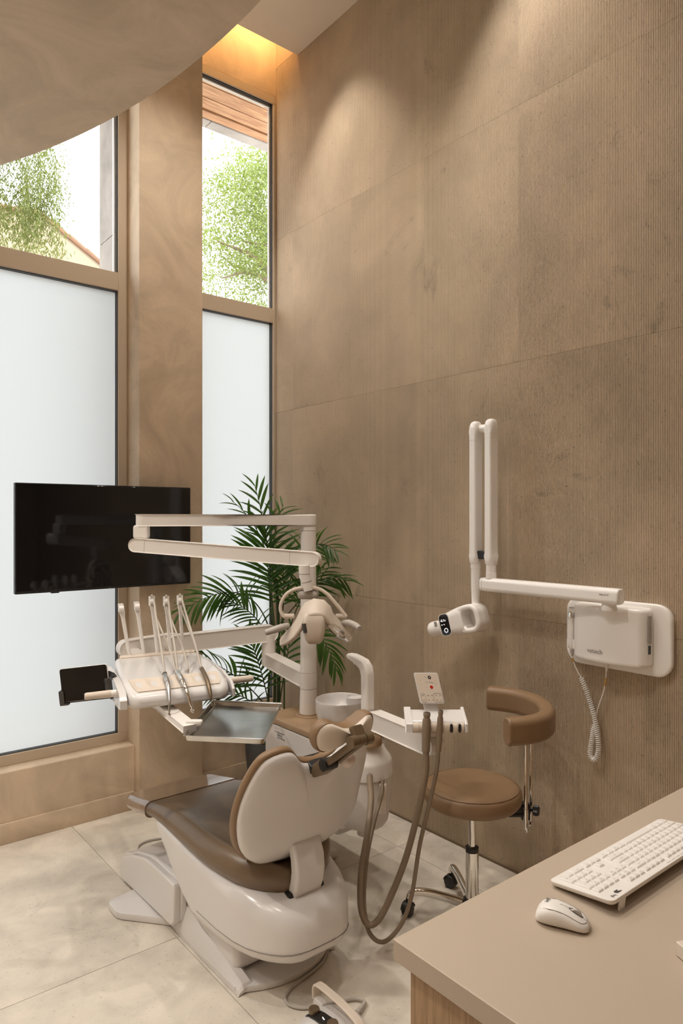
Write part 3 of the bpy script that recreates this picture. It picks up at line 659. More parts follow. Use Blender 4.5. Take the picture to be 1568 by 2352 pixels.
for s, pts_ in ((1, ((.150, -.016, -.092), (.066, -.044, -.022))),):
    a, b = lp(*pts_[0]), lp(*pts_[1]); ax = (b-a).normalized(); oth = (UP*.80+FW*.60); oth = (oth-ax*oth.dot(ax)).normalized(); nn = ax.cross(oth)
    if nn.dot(FW) > 0: nn = -nn
    bm = B(); g = 4; vs = [[bm.verts.new(a.lerp(b, i/g)+oth*(j/g-.5)*.042*(1.1-.9*abs(i/g-.5))+nn*(.015+.0028*math.sin(i*1.9+j*2.3))) for j in range(g+1)] for i in range(g+1)]
    for i in range(g):
        for j in range(g): bm.faces.new((vs[i][j], vs[i+1][j], vs[i+1][j+1], vs[i][j+1]))
    bd = [e for e in bm.edges if e.is_boundary]; ex = bmesh.ops.extrude_edge_only(bm, edges=bd); bmesh.ops.translate(bm, verts=[q for q in ex['geom'] if isinstance(q, bmesh.types.BMVert)], vec=-nn*.010)
    ob('reflector', bm, M['mirror'], head, ang=5)['label'] = 'faceted mirror under the lamp wing'
for s, path in ((-1, ((-.100, .0, -.030), (-.125, -.03, -.034), (-.160, -.05, -.044), (-.190, -.06, -.052))), (1, ((.134, .02, -.022), (.160, .0, -.020), (.190, -.02, -.030), (.205, -.05, -.036)))):
    pp = smooth([lp(*q) for q in path], 4); bm = B(); tube(bm, pp, [.011+.004*math.sin(PI*k/(len(pp)-1)) for k in range(len(pp))], 12); ob('handle', bm, M['grey'], la)

# ================================================================== INSTRUMENT DELIVERY (bridge with arms)
HC = Vector((1.21, 2.555, 0)); HU = Vector((.977, -.213, 0)); HW = Vector((.213, .977, 0))
def hp(u, v, z): return HC+HU*u+HW*v+UP*z
dl = thing('instrument_delivery', (1.21, 2.555, .94), 'white instrument bridge with five whip arms and grip handles on a long jointed arm', 'delivery unit')
EL = Vector((2.165, 3.335, 0))
# elbow bar from the collar
bm = B(); box(bm, (0, -.032, .811), (1, .032, .883), 0); bm.free()
bar('pole_bar', Vector((PX, PY, .846)), EL+UP*.846, .072, .060, M['white2'], dl, r0=False, r1=False)
bm = B(); cyl(bm, EL+UP*.812, EL+UP*.99, .040, n=28); ob('elbow_post', bm, M['white2'], dl)
AE = Vector((1.63, 3.43, .980))
bar('support_arm', AE, EL+UP*.995, .092, .060, M['white2'], dl)
BE = Vector((1.395, 3.500, .972)); bar('carrier_arm', BE, AE+Vector((.02, .055, .004)), .088, .055, M['white2'], dl)
bar('spring_arm', BE-UP*.03+Vector((.01, -.05, 0)), hp(.02, .33, .955), .07, .05, M['white2'], dl, r1=False)
# body: loft from the front lip to the back
bm = B(); ls = []
for v, w, zt, zb, r in ((-.108, .150, .960, .945, .006), (-.104, .172, .975, .938, .018), (-.085, .192, .990, .932, .024), (-.05, .200, 1.002, .930, .024), (.0, .203, 1.014, .930, .024), (.06, .203, 1.022, .934, .024), (.18, .200, 1.031, .945, .024), (.30, .194, 1.034, .955, .022), (.40, .186, 1.032, .965, .02), (.425, .176, 1.022, .975, .016)):
    ls.append([hp(.008+a+.035*max(0, v), v, (zt+zb)/2+b) for a, b in rrect(w, (zt-zb)/2, r, 5)])
rings(bm, ls); hb = ob('console_body', bm, M['white'], dl, ang=50)
def htop(v): return interp([(-.108, .960), (-.085, .990), (-.05, 1.002), (0, 1.014), (.06, 1.022), (.18, 1.031), (.30, 1.034), (.40, 1.032)], v)[0]
bm = B(); o2 = [(-.172, .022), (-.160, -.062), (-.140, -.084), (.140, -.084), (.168, -.074), (.176, -.050), (.178, .022)]
g = 60; gv = 12; vs = []
for j in range(gv+1):
    v = .022-(.104)*j/gv; row = []
    for i in range(g+1):
        sq = 1-.10*(j/gv)**3; u = .004+(-.172+.350*i/g)*sq
        k = (i/g*6) % 1; hol = -.006*(1 if 0 < i < g else 0)*math.sin(PI*k)*math.sin(PI*min(1, j/gv*1.1))
        row.append(hp(u, v, htop(v)+.0045+hol))
    vs.append(row)
V = [[bm.verts.new(p) for p in r] for r in vs]
for j in range(gv):
    for i in range(g): bm.faces.new((V[j][i], V[j][i+1], V[j+1][i+1], V[j+1][i]))
bd = [e for e in bm.edges if e.is_boundary]; ex = bmesh.ops.extrude_edge_only(bm, edges=bd); bmesh.ops.translate(bm, verts=[q for q in ex['geom'] if isinstance(q, bmesh.types.BMVert)], vec=(0, 0, -.016))
ob('front_pad', bm, M['cream'], dl, ang=60)['label'] = 'cream silicone pad with six instrument hollows'
bm = B(); ls = []
for v, dz in ((.385, .004), (.392, .010), (.412, .010), (.420, .002)): ls.append([hp(.024+a, v, htop(min(v, .40))+dz-.006+b) for a, b in rrect(.165, .008, .006, 3)])
rings(bm, ls); ob('whip_rail', bm, M['cream'], dl)
for s in (-1, 1):
    bm = B(); prism(bm, [(-.09, -.022), (.02, -.03), (.42, .0), (.40, .050), (.30, .062), (.06, .058), (-.06, .036), (-.09, .010)], hp(.008+s*.206, 0, .958), HW, UP, .014 if s > 0 else -.014, .006, 2); ob('side_cheek', bm, M['white'], dl)
    bm = B(); cyl(bm, hp(s*.195, 0, .980), hp(s*.238, 0, .980), .0135, n=18); ob('grip_socket', bm, M['white2'], dl)
    bm = B(); tube(bm, [hp(s*.238, 0, .980), hp(s*.30, 0, .980), hp(s*.325, 0, .980), hp(s*.332, 0, .980)], [.0145, .0135, .0135, .011], 18); ob('grip', bm, M['cream'], dl)
# whip arms
WB = []
for k in range(5):
    u = (-.128, -.066, -.006, .052, .108)[k]; zt = (1.272, 1.276, 1.296, 1.292, 1.294)[k]; u2 = u+.006*(k-2) - .018
    base = hp(u+.030, .405, 1.030); tp = hp(u2+.022, .415, zt)
    bm = B(); secs = []
    for t, w, dth in ((0, .0075, .006), (.75, .0085, .0065), (.82, .011, .009), (.98, .0125, .010), (1., .011, .008)):
        p = base.lerp(tp, t); secs.append([p+HU*a+HW*b for a, b in rrect(w, dth, .005, 3)])
    rings(bm, secs)
    tube(bm, [tp+UP*-.022+HU*-.010+HW*-.012, tp+UP*-.022+HU*.010+HW*-.012], [.0145, .0145], 18)
    if k >= 2: box(bm, (-.012, -.006, -.040), (-.0085, .012, .004), .002, 1, Matrix.Translation(tp+HW*-.014)); box(bm, (.0085, -.006, -.040), (.012, .012, .004), .002, 1, Matrix.Translation(tp+HW*-.014))
    ob('whip_arm', bm, M['white2'], dl); WB.append(tp)
# bracket for the tray
bar('tray_bracket', hp(-.05, .02, .915), Vector((1.150, 2.290, .888)), .026, .045, M['white2'], dl, r0=False, r1=False, fillet=.004)
bm = B(); cyl(bm, hp(-.05, .02, .90), hp(-.05, .02, .936), .026, n=20); ob('bracket_pivot', bm, M['white2'], dl)
bm = B(); box(bm, (-.028, -.016, -.012), (.034, .016, .012), .008, 2, Matrix.Translation((1.172, 2.308, .900)) @ Matrix.Rotation(math.radians(-39), 4, 'Z')); ob('tray_clamp', bm, M['white2'], dl)
# tablet holder
TBC = Vector((.926, 2.742, 1.003)); tu = Vector((.985, -.17, .0)).normalized()
tu = (Vector((.997, 2.667, .953+.131/2))-Vector((.845, 2.790, .931+.131/2))); tu.normalize(); tn = tu.cross(UP).normalized(); tv = tn.cross(tu)
if tv.z < 0: tv = -tv
tn = tu.cross(tv)
if tn.dot(Vector((-.6, -.8, 0))) < 0: tn = -tn
def tp_(a, b, c): return TBC+tu*a+tv*b+tn*c
bm = B(); xf = Matrix((tu, tv, tn)).transposed().to_4x4(); xf.translation = TBC
box(bm, (-.100, -.073, -.012), (.100, -.015, -.007), .002, 1, xf); box(bm, (-.104, -.074, -.012), (-.098, -.020, .010), .003, 2, xf); box(bm, (-.104, -.074, .006), (-.084, -.022, .010), .002, 1, xf)
box(bm, (.094, -.074, -.012), (.103, .012, .010), .003, 2, xf); box(bm, (.080, -.060, .006), (.101, .010, .010), .002, 1, xf); box(bm, (-.104, -.078, -.012), (-.07, -.071, .010), .003, 2, xf)
hold = ob('tablet_holder', bm, M['dgrey'], dl)
bm = B(); a = tp_(.09, .022, -.014); b = hp(-.196, .14, 1.002); tube(bm, [a, a.lerp(b, .5)+UP*.004, b], [.013, .013, .011], 12); ob('holder_arm', bm, M['black'], hold)
tb = thing('tablet', TBC, 'small black tablet held upright in a clamp left of the instrument bridge', 'tablet')
bm = B(); prism(bm, rrect(.094, .066, .010), tp_(0, 0, -.0055), tu, tv, .0085 if tu.cross(tv).dot(tn) > 0 else -.0085, .002, 2); ob('body', bm, M['spacer'], tb)
bm = B(); prism(bm, rrect(.0925, .0645, .009), tp_(0, 0, .0031), tu, tv, .0008 if tu.cross(tv).dot(tn) > 0 else -.0008); ob('screen', bm, M['screen'], tb)

# handpieces resting on the pads with their supply hoses over the whips
def handpiece(k, pts, kind, label, m, cen_, hbase):
    P = [Vector(p) for p in pts]
    t = thing('handpiece', P[0], label, 'dental handpiece', 'handpieces on the instrument bridge')
    bm = B(); pp = smooth(P, 6); n = len(pp)
    if kind == 'angle': rr = [.0072+.0022*math.sin(PI*min(1, i/(n-1)*1.5))-.0035*max(0, (i/(n-1)-.45)/.55) for i in range(n)]
    elif kind == 'head': rr = [.0095-.0005*(i/n) if i/(n-1) < .5 else .0092-.005*((i/(n-1)-.5)/.5) for i in range(n)]
    else: rr = [.0088-.0005*i/n if i/(n-1) < .62 else max(.0018, .0085-.0070*((i/(n-1)-.62)/.38)) for i in range(n)]
    tube(bm, pp, rr, 14); ob('body', bm, m, t)
    bm = B(); q = pp[n//3]; q2 = pp[n//3+1]; cyl(bm, q, q.lerp(q2, .35), max(rr)*1.06, n=14); ob('coupling_ring', bm, M['gprint'], t)
    bm = B(); q = pp[0]; cyl(bm, q, q.lerp(pp[1], .8), .0092, n=14); ob('hose_collar', bm, M['gprint'], t)
    e = pp[-1]; de = (pp[-1]-pp[-3]).normalized(); bm = B()
    if kind == 'head': lathe(bm, e+de*.003-RT*.003, [(.0, -.008), (.0055, -.007), (.0062, -.002), (.0062, .006), (.0045, .0085), (.0, .009)], 14, de*.35+RT*.9); ob('turbine_head', bm, M['chrome'], t)
    elif kind == 'angle': lathe(bm, e, [(.0, -.005), (.0048, -.004), (.0052, .004), (.003, .008), (.0, .0085)], 14, de*.6+RT*.6-UP*.2); ob('head', bm, M['chrome'], t)
    else: tube(bm, smooth([e-de*.002, e+de*.012, e+de*.022+RT*.006, e+de*.032+RT*.001], 4), [.0014]*12+[.0007], 8); ob('scaler_tip', bm, M['chrome'], t)
    tp = WB[k]; hook = tp+UP*.0005+HW*-.012
    pa = [P[0], P[0].lerp(hook, .33)+UP*.0-HW*.018, P[0].lerp(hook, .7)-HW*.015, hook+UP*-.018-HW*.014+HU*.006, hook+UP*.006+HW*.000, hook+UP*-.006+HW*.016]
    bm = B(); tube(bm, smooth(pa, 6), .0048, 10); ob('hose', bm, M['hose2'], t)
    b2 = Vector(hbase); st = hook+UP*-.045-HW*.006
    pa = [hook+UP*-.022-HW*.004, st, st.lerp(b2, .35)+HU*.004, st.lerp(b2, .72)+HU*.008+UP*.006, b2+UP*.02-HU*.002, b2]
    bm = B(); tube(bm, smooth(pa, 6), .0042, 10); ob('return_hose', bm, M['hose2'], t)
handpiece(2, [hp(-.034, .000, 1.037), hp(-.037, -.05, 1.022), hp(-.041, -.10, .999), hp(-.046, -.138, .952), hp(-.050, -.148, .915)], 'angle', 'leftmost of three metal handpieces lying over the front edge of the instrument bridge', M['steel'], None, hp(.020, .040, 1.022))
handpiece(3, [hp(.018, .004, 1.039), hp(.018, -.05, 1.024), hp(.022, -.10, 1.000), hp(.030, -.138, .956), hp(.040, -.150, .920)], 'head', 'middle handpiece with curved neck and round turbine head hanging over the pad', M['chrome'], None, hp(.070, .042, 1.024))
handpiece(4, [hp(.116, .010, 1.040), hp(.114, -.05, 1.024), hp(.113, -.100, 1.000), hp(.113, -.135, .962), hp(.113, -.143, .944)], 'scaler', 'right handpiece with pointed hooked scaler tip above the steel tray', M['bronze'], None, hp(.128, .060, 1.027))

# steel tray on the bracket
tc = [Vector((1.107, 2.252, .880)), Vector((1.307, 2.040, .880)), Vector((1.612, 2.385, .880)), Vector((1.413, 2.602, .880))]
ty = thing('instrument_tray', sum(tc, Vector())/4, 'empty rectangular stainless steel tray held level beside the chair', 'tray')
cen3 = sum(tc, Vector())/4
def inset(f, dz): return [cen3+(p-cen3)*f+UP*dz for p in tc]
ux_ = (tc[1]-tc[0]).normalized(); uy_ = (tc[3]-tc[0]).normalized(); Lx = (tc[1]-tc[0]).length/2; Ly = (tc[3]-tc[0]).length/2
def trl(ix, z): return [cen3+ux_*a+uy_*b+UP*(z) for a, b in rrect(Lx-ix, Ly-ix, .012, 3)]
bm = B(); rings(bm, [trl(.010, -.020), trl(.004, -.018), trl(.0, .0), trl(-.002, .001), trl(.002, .002), trl(.006, -.015), trl(.012, -.0175)]); ob('tray_pan', bm, M['steel'], ty, ang=35)
for a, b in ((3, 2), (0, 3)):
    bm = B(); tube(bm, [tc[a]+UP*.001, tc[b]+UP*.001], .0035, 8); ob('rolled_edge', bm, M['steel'], ty)

# ================================================================== ASSISTANT CONSOLE
ac = thing('assistant_console', (1.985, 2.05, .74), 'white assistant holder with keypad panel on a bar in front of the fluted wall', 'console')
bar('console_arm', (1.995, 2.235, .778), (1.955, 1.86, .775), .078, .050, M['white2'], ac, r0=False)
bm = B(); cyl(bm, (1.955, 1.86, .81), (1.955, 1.86, .845), .026, n=20); ob('arm_post', bm, M['white2'], ac)
AC = Vector((1.952, 1.835, .872))
def ap(r, f, z): return AC+RT*r+FW*f+UP*z
bm = B(); ls = []
for r, sc in ((-.112, .6), (-.108, .9), (-.098, 1), (.098, 1), (.108, .9), (.112, .6)):
    ls.append([ap(r, .0+a*sc, .004+b*sc+(.012*(a/.052))) for a, b in rrect(.052, .020, .017, 5)])
rings(bm, ls); ob('holder_body', bm, M['white'], ac, ang=50)
bm = B(); rings(bm, [[ap(r, -.040+a*s_, -.012+b*s_) for a, b in rrect(.020, .021, .019, 5)] for r, s_ in ((-.094, .97), (-.072, 1), (-.070, .92), (-.046, .92), (-.044, 1), (-.004, 1), (-.002, .92), (.022, .92), (.024, 1), (.044, 1), (.046, .86), (.056, .86), (.058, 1), (.074, 1), (.076, .86), (.086, .86), (.088, 1), (.098, .97))]); ob('roller', bm, M['cream'], ac, ang=30)
for s in (-1, 1):
    bm = B(); prism(bm, [(-.060, -.026), (-.034, -.034), (-.018, -.026), (.046, .028), (.052, .040), (.038, .044), (.024, .036), (-.040, .016), (-.058, .004)], ap(s*.100, 0, 0), FW, UP, (.014 if s > 0 else -.014), .005, 2); ob('end_cheek', bm, M['white'], ac)
bm = B()
for r in (.050, .081):
    prism(bm, rrect(.0045, .016, .0044), ap(r, -.0625, -.010), RT, UP, -.004)
ob('slot', bm, M['black'], ac)
# keypad
KC = ap(-.022, .034, .118); ku = RT; kv = (UP*.94+FW*.20-RT*.20).normalized(); kv = (UP*.95+FW*.30).normalized(); kn = ku.cross(kv)
ksh = Vector((-.20, 0))
def kp(a, b, c=0): return KC+ku*(a-.20*b)+kv*b+kn*c
bm = B()
def ksec(s, c): return [kp(a*s, b*(1-(1-s)*.7), c) for a, b in rrect(.0475, .0585, .008, 4)]
rings(bm, [ksec(.94, -.012), ksec(1., -.009), ksec(1., -.002), ksec(.97, .0)]); kpad = ob('keypad', bm, M['white'], ac, ang=50)
bm = B(); rings(bm, [ksec(.925, -.002), ksec(.925, .0006)]); ob('keypad_face', bm, M['cream'], kpad)
def dot(nm, a, b, r, m, c=.0008):
    bm = B(); n = 14; vs = [kp(a+r*math.cos(2*PI*k/n), b+r*math.sin(2*PI*k/n), c) for k in range(n)]; vt = [v+kn*.001 for v in vs]; rings(bm, [vs, vt]); return ob(nm, bm, m, kpad)
dot('black_button', .010, .040, .0062, M['black']); dot('button_eye', .010, .040, .0022, M['cream'], .0012); dot('red_button', .010, .003, .0062, M['red'])
def stroke(pts, w=.0005):
    bm = B(); tube(bm, [kp(a, b, .0009) for a, b in pts], w, 5); ob('keypad_mark', bm, M['gprint'], kpad)
for a0, w_ in ((-.030, .0085), (.027, .017)):
    stroke([(a0+p[0], -.037+p[1]) for p in rrect(w_, .0165, .0075, 5)]+[(a0+rrect(w_, .0165, .0075, 5)[0][0], -.037+rrect(w_, .0165, .0075, 5)[0][1])])
stroke([(-.009, .026), (-.006, .020), (-.003, .022), (-.001, .017)]); stroke([(.004, .024), (.010, .021), (.016, .022), (.022, .018)]); stroke([(-.009, .042), (-.006, .042), (-.004, .039)])
for a, b in ((-.027, .028), (-.027, .014), (.030, .028), (.030, .014), (-.011, .003)): stroke([(a-.001, b), (a+.001, b)], .0009)
for a in (-.030, -.011, .004, .020, .035):
    for b in (-.029, -.046): stroke([(a-.003, b), (a, b+.0015), (a+.003, b)], .0008)
bm = B(); ls = []
for f, z, w in ((.030, .016, .028), (.032, .030, .027), (.036, .046, .027), (.040, .062, .028), (.042, .072, .030)): ls.append([ap(-.010+a-.01*(z-.016)/.05, f+b, z) for a, b in rrect(w, .006, .004, 3)])
rings(bm, ls); ob('keypad_neck', bm, M['white'], ac)
# suction hoses: ribbed tubes hanging from the holder to the column
def ribbed(path, r, pitch):
    pp = smooth(path, 14); L = [0]
    for a, b in zip(pp, pp[1:]): L.append(L[-1]+(b-a).length)
    N = int(L[-1]/pitch)*2; out = []; j = 0
    for i in range(N+1):
        s = L[-1]*i/N
        while j < len(L)-2 and L[j+1] < s: j += 1
        out.append(pp[j].lerp(pp[j+1], (s-L[j])/max(1e-9, L[j+1]-L[j])))
    return out, [r if i % 2 else r*.90 for i in range(N+1)]
def suction(label, path, r, pitch, tip):
    t = thing('suction_hose', path[0], label, 'suction hose', 'suction hoses hanging from the assistant holder')
    pp, rr = ribbed(path[2:], r, pitch); bm = B(); tube(bm, pp, rr, 10); ob('hose', bm, M['hose'], t, ang=80)
    a = Vector(path[0]); b = Vector(path[2]); d = (b-a).normalized(); bm = B(); L = (b-a).length+.01
    lathe(bm, a, [(tip*.55, .0005), (tip*.8, 0), (tip*.9, .004), (tip*.9, .014), (tip*.78, .016), (tip*.8, .022), (tip*1.05, .030), (tip*1.12, .070), (tip*1.0, L)], 18, d); ob('handle', bm, M['hose'], t)
    bm = B(); cyl(bm, a-d*.0004, a+d*.003, tip*.6, n=14); ob('nozzle_bore', bm, M['black'], t)
suction('thick ribbed suction hose hanging from the holder, left of its thinner twin', [ap(-.042, -.060, .050), ap(-.044, -.063, -.03), ap(-.047, -.066, -.085), (1.872, 1.812, .70), (1.856, 1.836, .55), (1.827, 1.872, .37), (1.785, 1.914, .215), (1.752, 1.945, .130), (1.722, 1.970, .116), (1.704, 1.988, .18), (1.712, 1.994, .312), (1.757, 2.012, .43), (1.84, 2.085, .51), (1.905, 2.165, .545), (1.935, 2.20, .56)], .0128, .0062, .0150)
suction('thin ribbed suction hose with stepped nozzle hanging just right of the thick hose', [ap(.010, -.060, .058), ap(.005, -.062, -.03), ap(.001, -.064, -.085), (1.906, 1.790, .70), (1.893, 1.815, .57), (1.874, 1.846, .41), (1.853, 1.868, .22), (1.822, 1.895, .108), (1.772, 1.936, .045), (1.730, 1.970, .082), (1.722, 1.990, .185), (1.760, 2.02, .32), (1.85, 2.08, .42), (1.955, 2.15, .485), (1.995, 2.185, .53)], .0085, .0055, .0105)

# ================================================================== TELEVISION on the pillar
tv_ = thing('television', (1.369, 3.74, 1.55), 'flat black television mounted on the plaster pillar and reaching across the frosted window', 'television')
bm = B(); box(bm, (.896, 3.662, 1.272), (1.842, 3.694, 1.826), .004, 2); ob('casing', bm, M['black'], tv_)
bm = B(); box(bm, (.901, 3.660, 1.284), (1.837, 3.663, 1.821), .001, 1); ob('screen', bm, M['screen'], tv_)
bm = B(); box(bm, (1.56, 3.69, 1.40), (1.80, 3.741, 1.66), .006, 1); ob('wall_bracket', bm, M['black'], tv_)
bm = B(); box(bm, (1.07, 3.668, 1.266), (1.11, 3.69, 1.274), .002, 1); ob('receiver', bm, M['black'], tv_)
text('lettering', 'LG', .010, (1.362, 3.6595, 1.2735), X, UP, M['gprint'], tv_)

# ================================================================== WALL X-RAY UNIT
xr = thing('xray_unit', (WX, 1.47, 1.17), 'white wall mounted dental x-ray unit with folded upright arms and a tilted tube head', 'x-ray machine')
def wp(y, z, d): return Vector((WX-d, y, z))     # d = distance out from the wall
bm = B(); ls = []
for d, ins in ((.001, .004), (.022, .0), (.028, .002), (.031, .008), (.0315, .02)):
    lp_ = []
    for a, b in rrect(.2275-ins, .1415-ins, .062-ins, 10):
        lp_.append(wp(1.478-a, 1.176+b, d))
    ls.append(lp_)
rings(bm, ls); ob('back_plate', bm, M['xwhite'], xr, ang=50)
bm = B(); ls = []
for zz, ins in ((1.068, .012), (1.071, .005), (1.078, .001), (1.086, 0), (1.280, 0), (1.290, .002), (1.296, .007), (1.299, .016)):
    y0, y1 = 1.325+ins, 1.642-ins; lpz = [wp(y1, zz, .030)]; n = 18
    for k in range(n+1):
        t = k/n; y = y1+(y0-y1)*t; dd = .078+.034*math.sin(PI*min(1, t*.9+.10))**1.0
        e = min(t, 1-t)*(.317); rr = .02
        if e < rr: dd -= (rr-math.sqrt(max(0, rr*rr-(rr-e)**2)))*.9
        lpz.append(wp(y, zz, dd-ins*.7))
    lpz.append(wp(y0, zz, .030)); ls.append(lpz)
rings(bm, ls); gb = ob('generator_box', bm, M['xwhite'], xr, ang=45)
text('lettering', 'vatech', .0265, (WX-.1135, 1.556, 1.107), Vector((-.035, -1, 0)), UP, M['gprint'], gb)
bm = B(); box(bm, (2.588, 1.3225, 1.165), (2.612, 1.3255, 1.272), 0); ob('rating_label', bm, M['label'], gb)
bm = B(); box(bm, (2.592, 1.3225, 1.125), (2.606, 1.3255, 1.158), 0); ob('socket', bm, M['black'], gb)
text('lettering', 'vatech', .0085, wp(1.690, 1.266, .0320), -Y, UP, M['gprint'], xr)
PV = Vector((2.530, 1.452, 0))
bm = B(); lathe(bm, PV+UP*1.288, [(.0, 0), (.031, 0), (.031, .012), (.0285, .013), (.0285, .024), (.022, .040), (.0, .042)], 30); ob('pivot', bm, M['xwhite'], xr)
# horizontal arm
bm = B(); AY0, AY1 = 1.392, 2.072; ls = []
for y, sc in ((AY0, .80), (AY0+.004, .95), (AY0+.010, 1), (AY1-.008, 1), (AY1-.003, .95), (AY1, .80)): ls.append([Vector((2.515+a*sc, y, 1.346+b*sc)) for a, b in rrect(.028, .0315, .019, 5)])
rings(bm, ls); harm = ob('wall_arm', bm, M['xwhite'], xr, ang=50)
text('lettering', 'EzRay Air W', .0075, (2.4865, 1.470, 1.349), -Y, UP, M['print'], harm)
bm = B(); ls = [[Vector((2.515+a, y, 1.346+b)) for a, b in rrect(.0284, .0319, .019, 5)] for y in (AY1-.016, AY1-.015)]; rings(bm, ls); ob('arm_seam', bm, M['gprint'], xr)
# two upright scissor arms
def upright(y, x, ztop, zbot, s=1):
    bm = B(); rings(bm, [[Vector((x+a, y+b, z)) for a, b in rrect(.028, .0195, .008, 4)] for z in (zbot+.075, ztop-.085)]); u = ob('upright_arm', bm, M['xwhite'], xr, ang=50)
    for nm, z0, zz in (('top_cap', ztop, -1), ('lower_cap', zbot, 1)):
        bm = B(); L2 = []
        for h, w, d in ((0, .012, .012), (.006, .020, .019), (.018, .0265, .024), (.034, .0295, .0255), (.052, .0285, .024), (.066, .0285, .0205), (.088, .0287, .0203)): L2.append([Vector((x+a, y+b, z0+zz*h)) for a, b in rrect(w, d, min(w, d)*.75 if h < .05 else .009, 5)])
        rings(bm, L2); ob(nm, bm, M['xwhite'], xr, ang=55)
    bm = B(); box(bm, (x-.0272, y-.0188, zbot+.0885), (x+.0272, y+.0188, zbot+.0895)); box(bm, (x-.0272, y-.0188, ztop-.0895), (x+.0272, y+.0188, ztop-.0885)); bm.free()
upright(2.022, 2.515, 2.102, 1.425); upright(2.103, 2.505, 2.098, 1.425)
bm = B(); cyl(bm, (2.512, 2.03, 2.062), (2.512, 2.10, 2.062), .019, n=18); ob('top_hinge', bm, M['xwhite'], xr)
bm = B(); box(bm, (2.490, 2.04, 1.462), (2.520, 2.087, 1.500), .003, 1); ob('stop_block', bm, M['black'], xr)
bm = B(); lathe(bm, (2.515, 2.022, 1.375), [(.0, 0), (.024, 0), (.025, .003), (.025, .026), (.0235, .027), (.0235, .06), (.0, .06)], 26); ob('swivel_post', bm, M['xwhite'], xr)
bm = B(); lathe(bm, (2.505, 2.103, 1.415), [(.0, 0), (.0225, 0), (.0245, .003), (.0245, .03), (.0, .03)], 26); ob('swivel_post', bm, M['xwhite'], xr)
bm = B(); lathe(bm, (2.505, 2.103, 1.232), [(.0, 0), (.0195, 0), (.0195, .04), (.0225, .10), (.0230, .183), (.0, .183)], 26); ob('drop_tube', bm, M['xwhite'], xr)
# tube head: body axis points left-down (towards +Y), open grip at its rear
TC = Vector((2.478, 2.143, 1.176)); ta = Vector((-.10, .955, -.275)).normalized(); tz = (UP-ta*UP.dot(ta)).normalized(); tx = ta.cross(tz); 
if tx.x > 0: tx = -tx
def hd(a, b, c): return TC+ta*a+tz*b+tx*c
bm = B(); L2 = []
for a, h, w, dz in ((-.016, .058, .046, .0), (-.012, .064, .051, .0), (.0, .066, .052, .0), (.03, .063, .052, -.001), (.075, .056, .050, -.003), (.105, .050, .047, -.005), (.122, .045, .044, -.006), (.128, .040, .040, -.006)):
    L2.append([hd(a, b+dz, c) for b, c in rrect(h, w, min(h, w)*.72, 5)])
rings(bm, L2); th = ob('tube_head', bm, M['xwhite'], xr, ang=60)
bm = B(); lathe(bm, hd(.118, -.012, .004), [(.037, 0), (.037, .070), (.035, .082), (.030, .088), (.0, .089)], 28, ta); ob('beam_cone', bm, M['xwhite'], th)
def pan(name, a0, b0, w, h, r, c, m, par, t=.004):
    bm = B(); ol = rrect(w, h, r, 6); rings(bm, [[hd(a0+p[0], b0+p[1], c-t) for p in ol], [hd(a0+p[0]*1., b0+p[1], c) for p in ol]]); return ob(name, bm, m, par)
pan('display_bezel', .082, -.004, .030, .052, .020, .0535, M['xwhite'], th); pan('display', .082, -.004, .0265, .049, .018, .0545, M['screen'], th)
text('lettering', '-0.1c', .0165, hd(.104, .012, .0552), -ta, tz, M['lcd'], th)
for q in (-1, 0):
    bm = B(); cyl(bm, hd(.085-.013*q, -.002, .0545), hd(.085-.013*q, -.002, .0555), .0025, n=8); ob('indicator', bm, M['lcd'], th)
bm = B(); tube(bm, [hd(.080+.0095*math.cos(t), -.030+.0095*math.sin(t), .0550) for t in [2*PI*k/20 for k in range(21)]], .0013, 6); ob('shutter_ring', bm, M['lcd'], th)
ring = [(-.046+p[0], p[1]) for p in rrect(.048, .053, .036, 8)]; bm = B(); L2 = []; nr = len(ring)
for i, (a, b) in enumerate(ring):
    p0 = Vector(ring[i-1]); p1 = Vector(ring[(i+1) % nr]); tg = (p1-p0).normalized(); nn = Vector((tg.y, -tg.x)); wd = .013 if a < -.02 else .017
    L2.append([hd(a+nn.x*q, b+nn.y*q, c) for q, c in rrect(wd, .047, .012, 4)])
rings(bm, L2+[L2[0]], False); ob('grip_ring', bm, M['xwhite'], th, ang=60)
bm = B(); rings(bm, [[hd(a, b, c) for a, b in ring] for c in (-.034, -.026)]); ob('grip_back', bm, M['xwhite'], th)
pan('warning_label', .145, .008, .008, .012, .004, .0415, M['label'], th, .002)
# exposure handset on its clip and its cord
bm = B(); box(bm, (WX-.050, 1.645, 1.105), (WX-.030, 1.672, 1.150), .004, 2); box(bm, (WX-.072, 1.640, 1.100), (WX-.045, 1.649, 1.140), .003, 2); box(bm, (WX-.072, 1.668, 1.100), (WX-.045, 1.677, 1.140), .003, 2); ob('handset_clip', bm, M['xwhite'], xr)
hs2 = thing('exposure_handset', (WX-.058, 1.659, 1.10), 'slim white exposure handset with chrome tip and coiled cord, clipped beside the x-ray box', 'handset')
bm = B(); L2 = []
for z, w, d, o_ in ((1.098, .007, .007, 0), (1.104, .010, .010, 0), (1.13, .0135, .0125, 0), (1.17, .015, .014, 0), (1.215, .0155, .0145, .0), (1.232, .0145, .0135, 0)): L2.append([Vector((WX-.062+a, 1.659+b, z)) for a, b in rrect(w, d, min(w, d)*.7, 4)])
rings(bm, L2); ob('body', bm, M['xwhite'], hs2, ang=60)
bm = B(); L2 = []
for z, w, d in ((1.232, .015, .014), (1.246, .0148, .0138), (1.254, .011, .010), (1.257, .006, .005)): L2.append([Vector((WX-.062+a, 1.659+b, z)) for a, b in rrect(w, d, min(w, d)*.7, 4)])
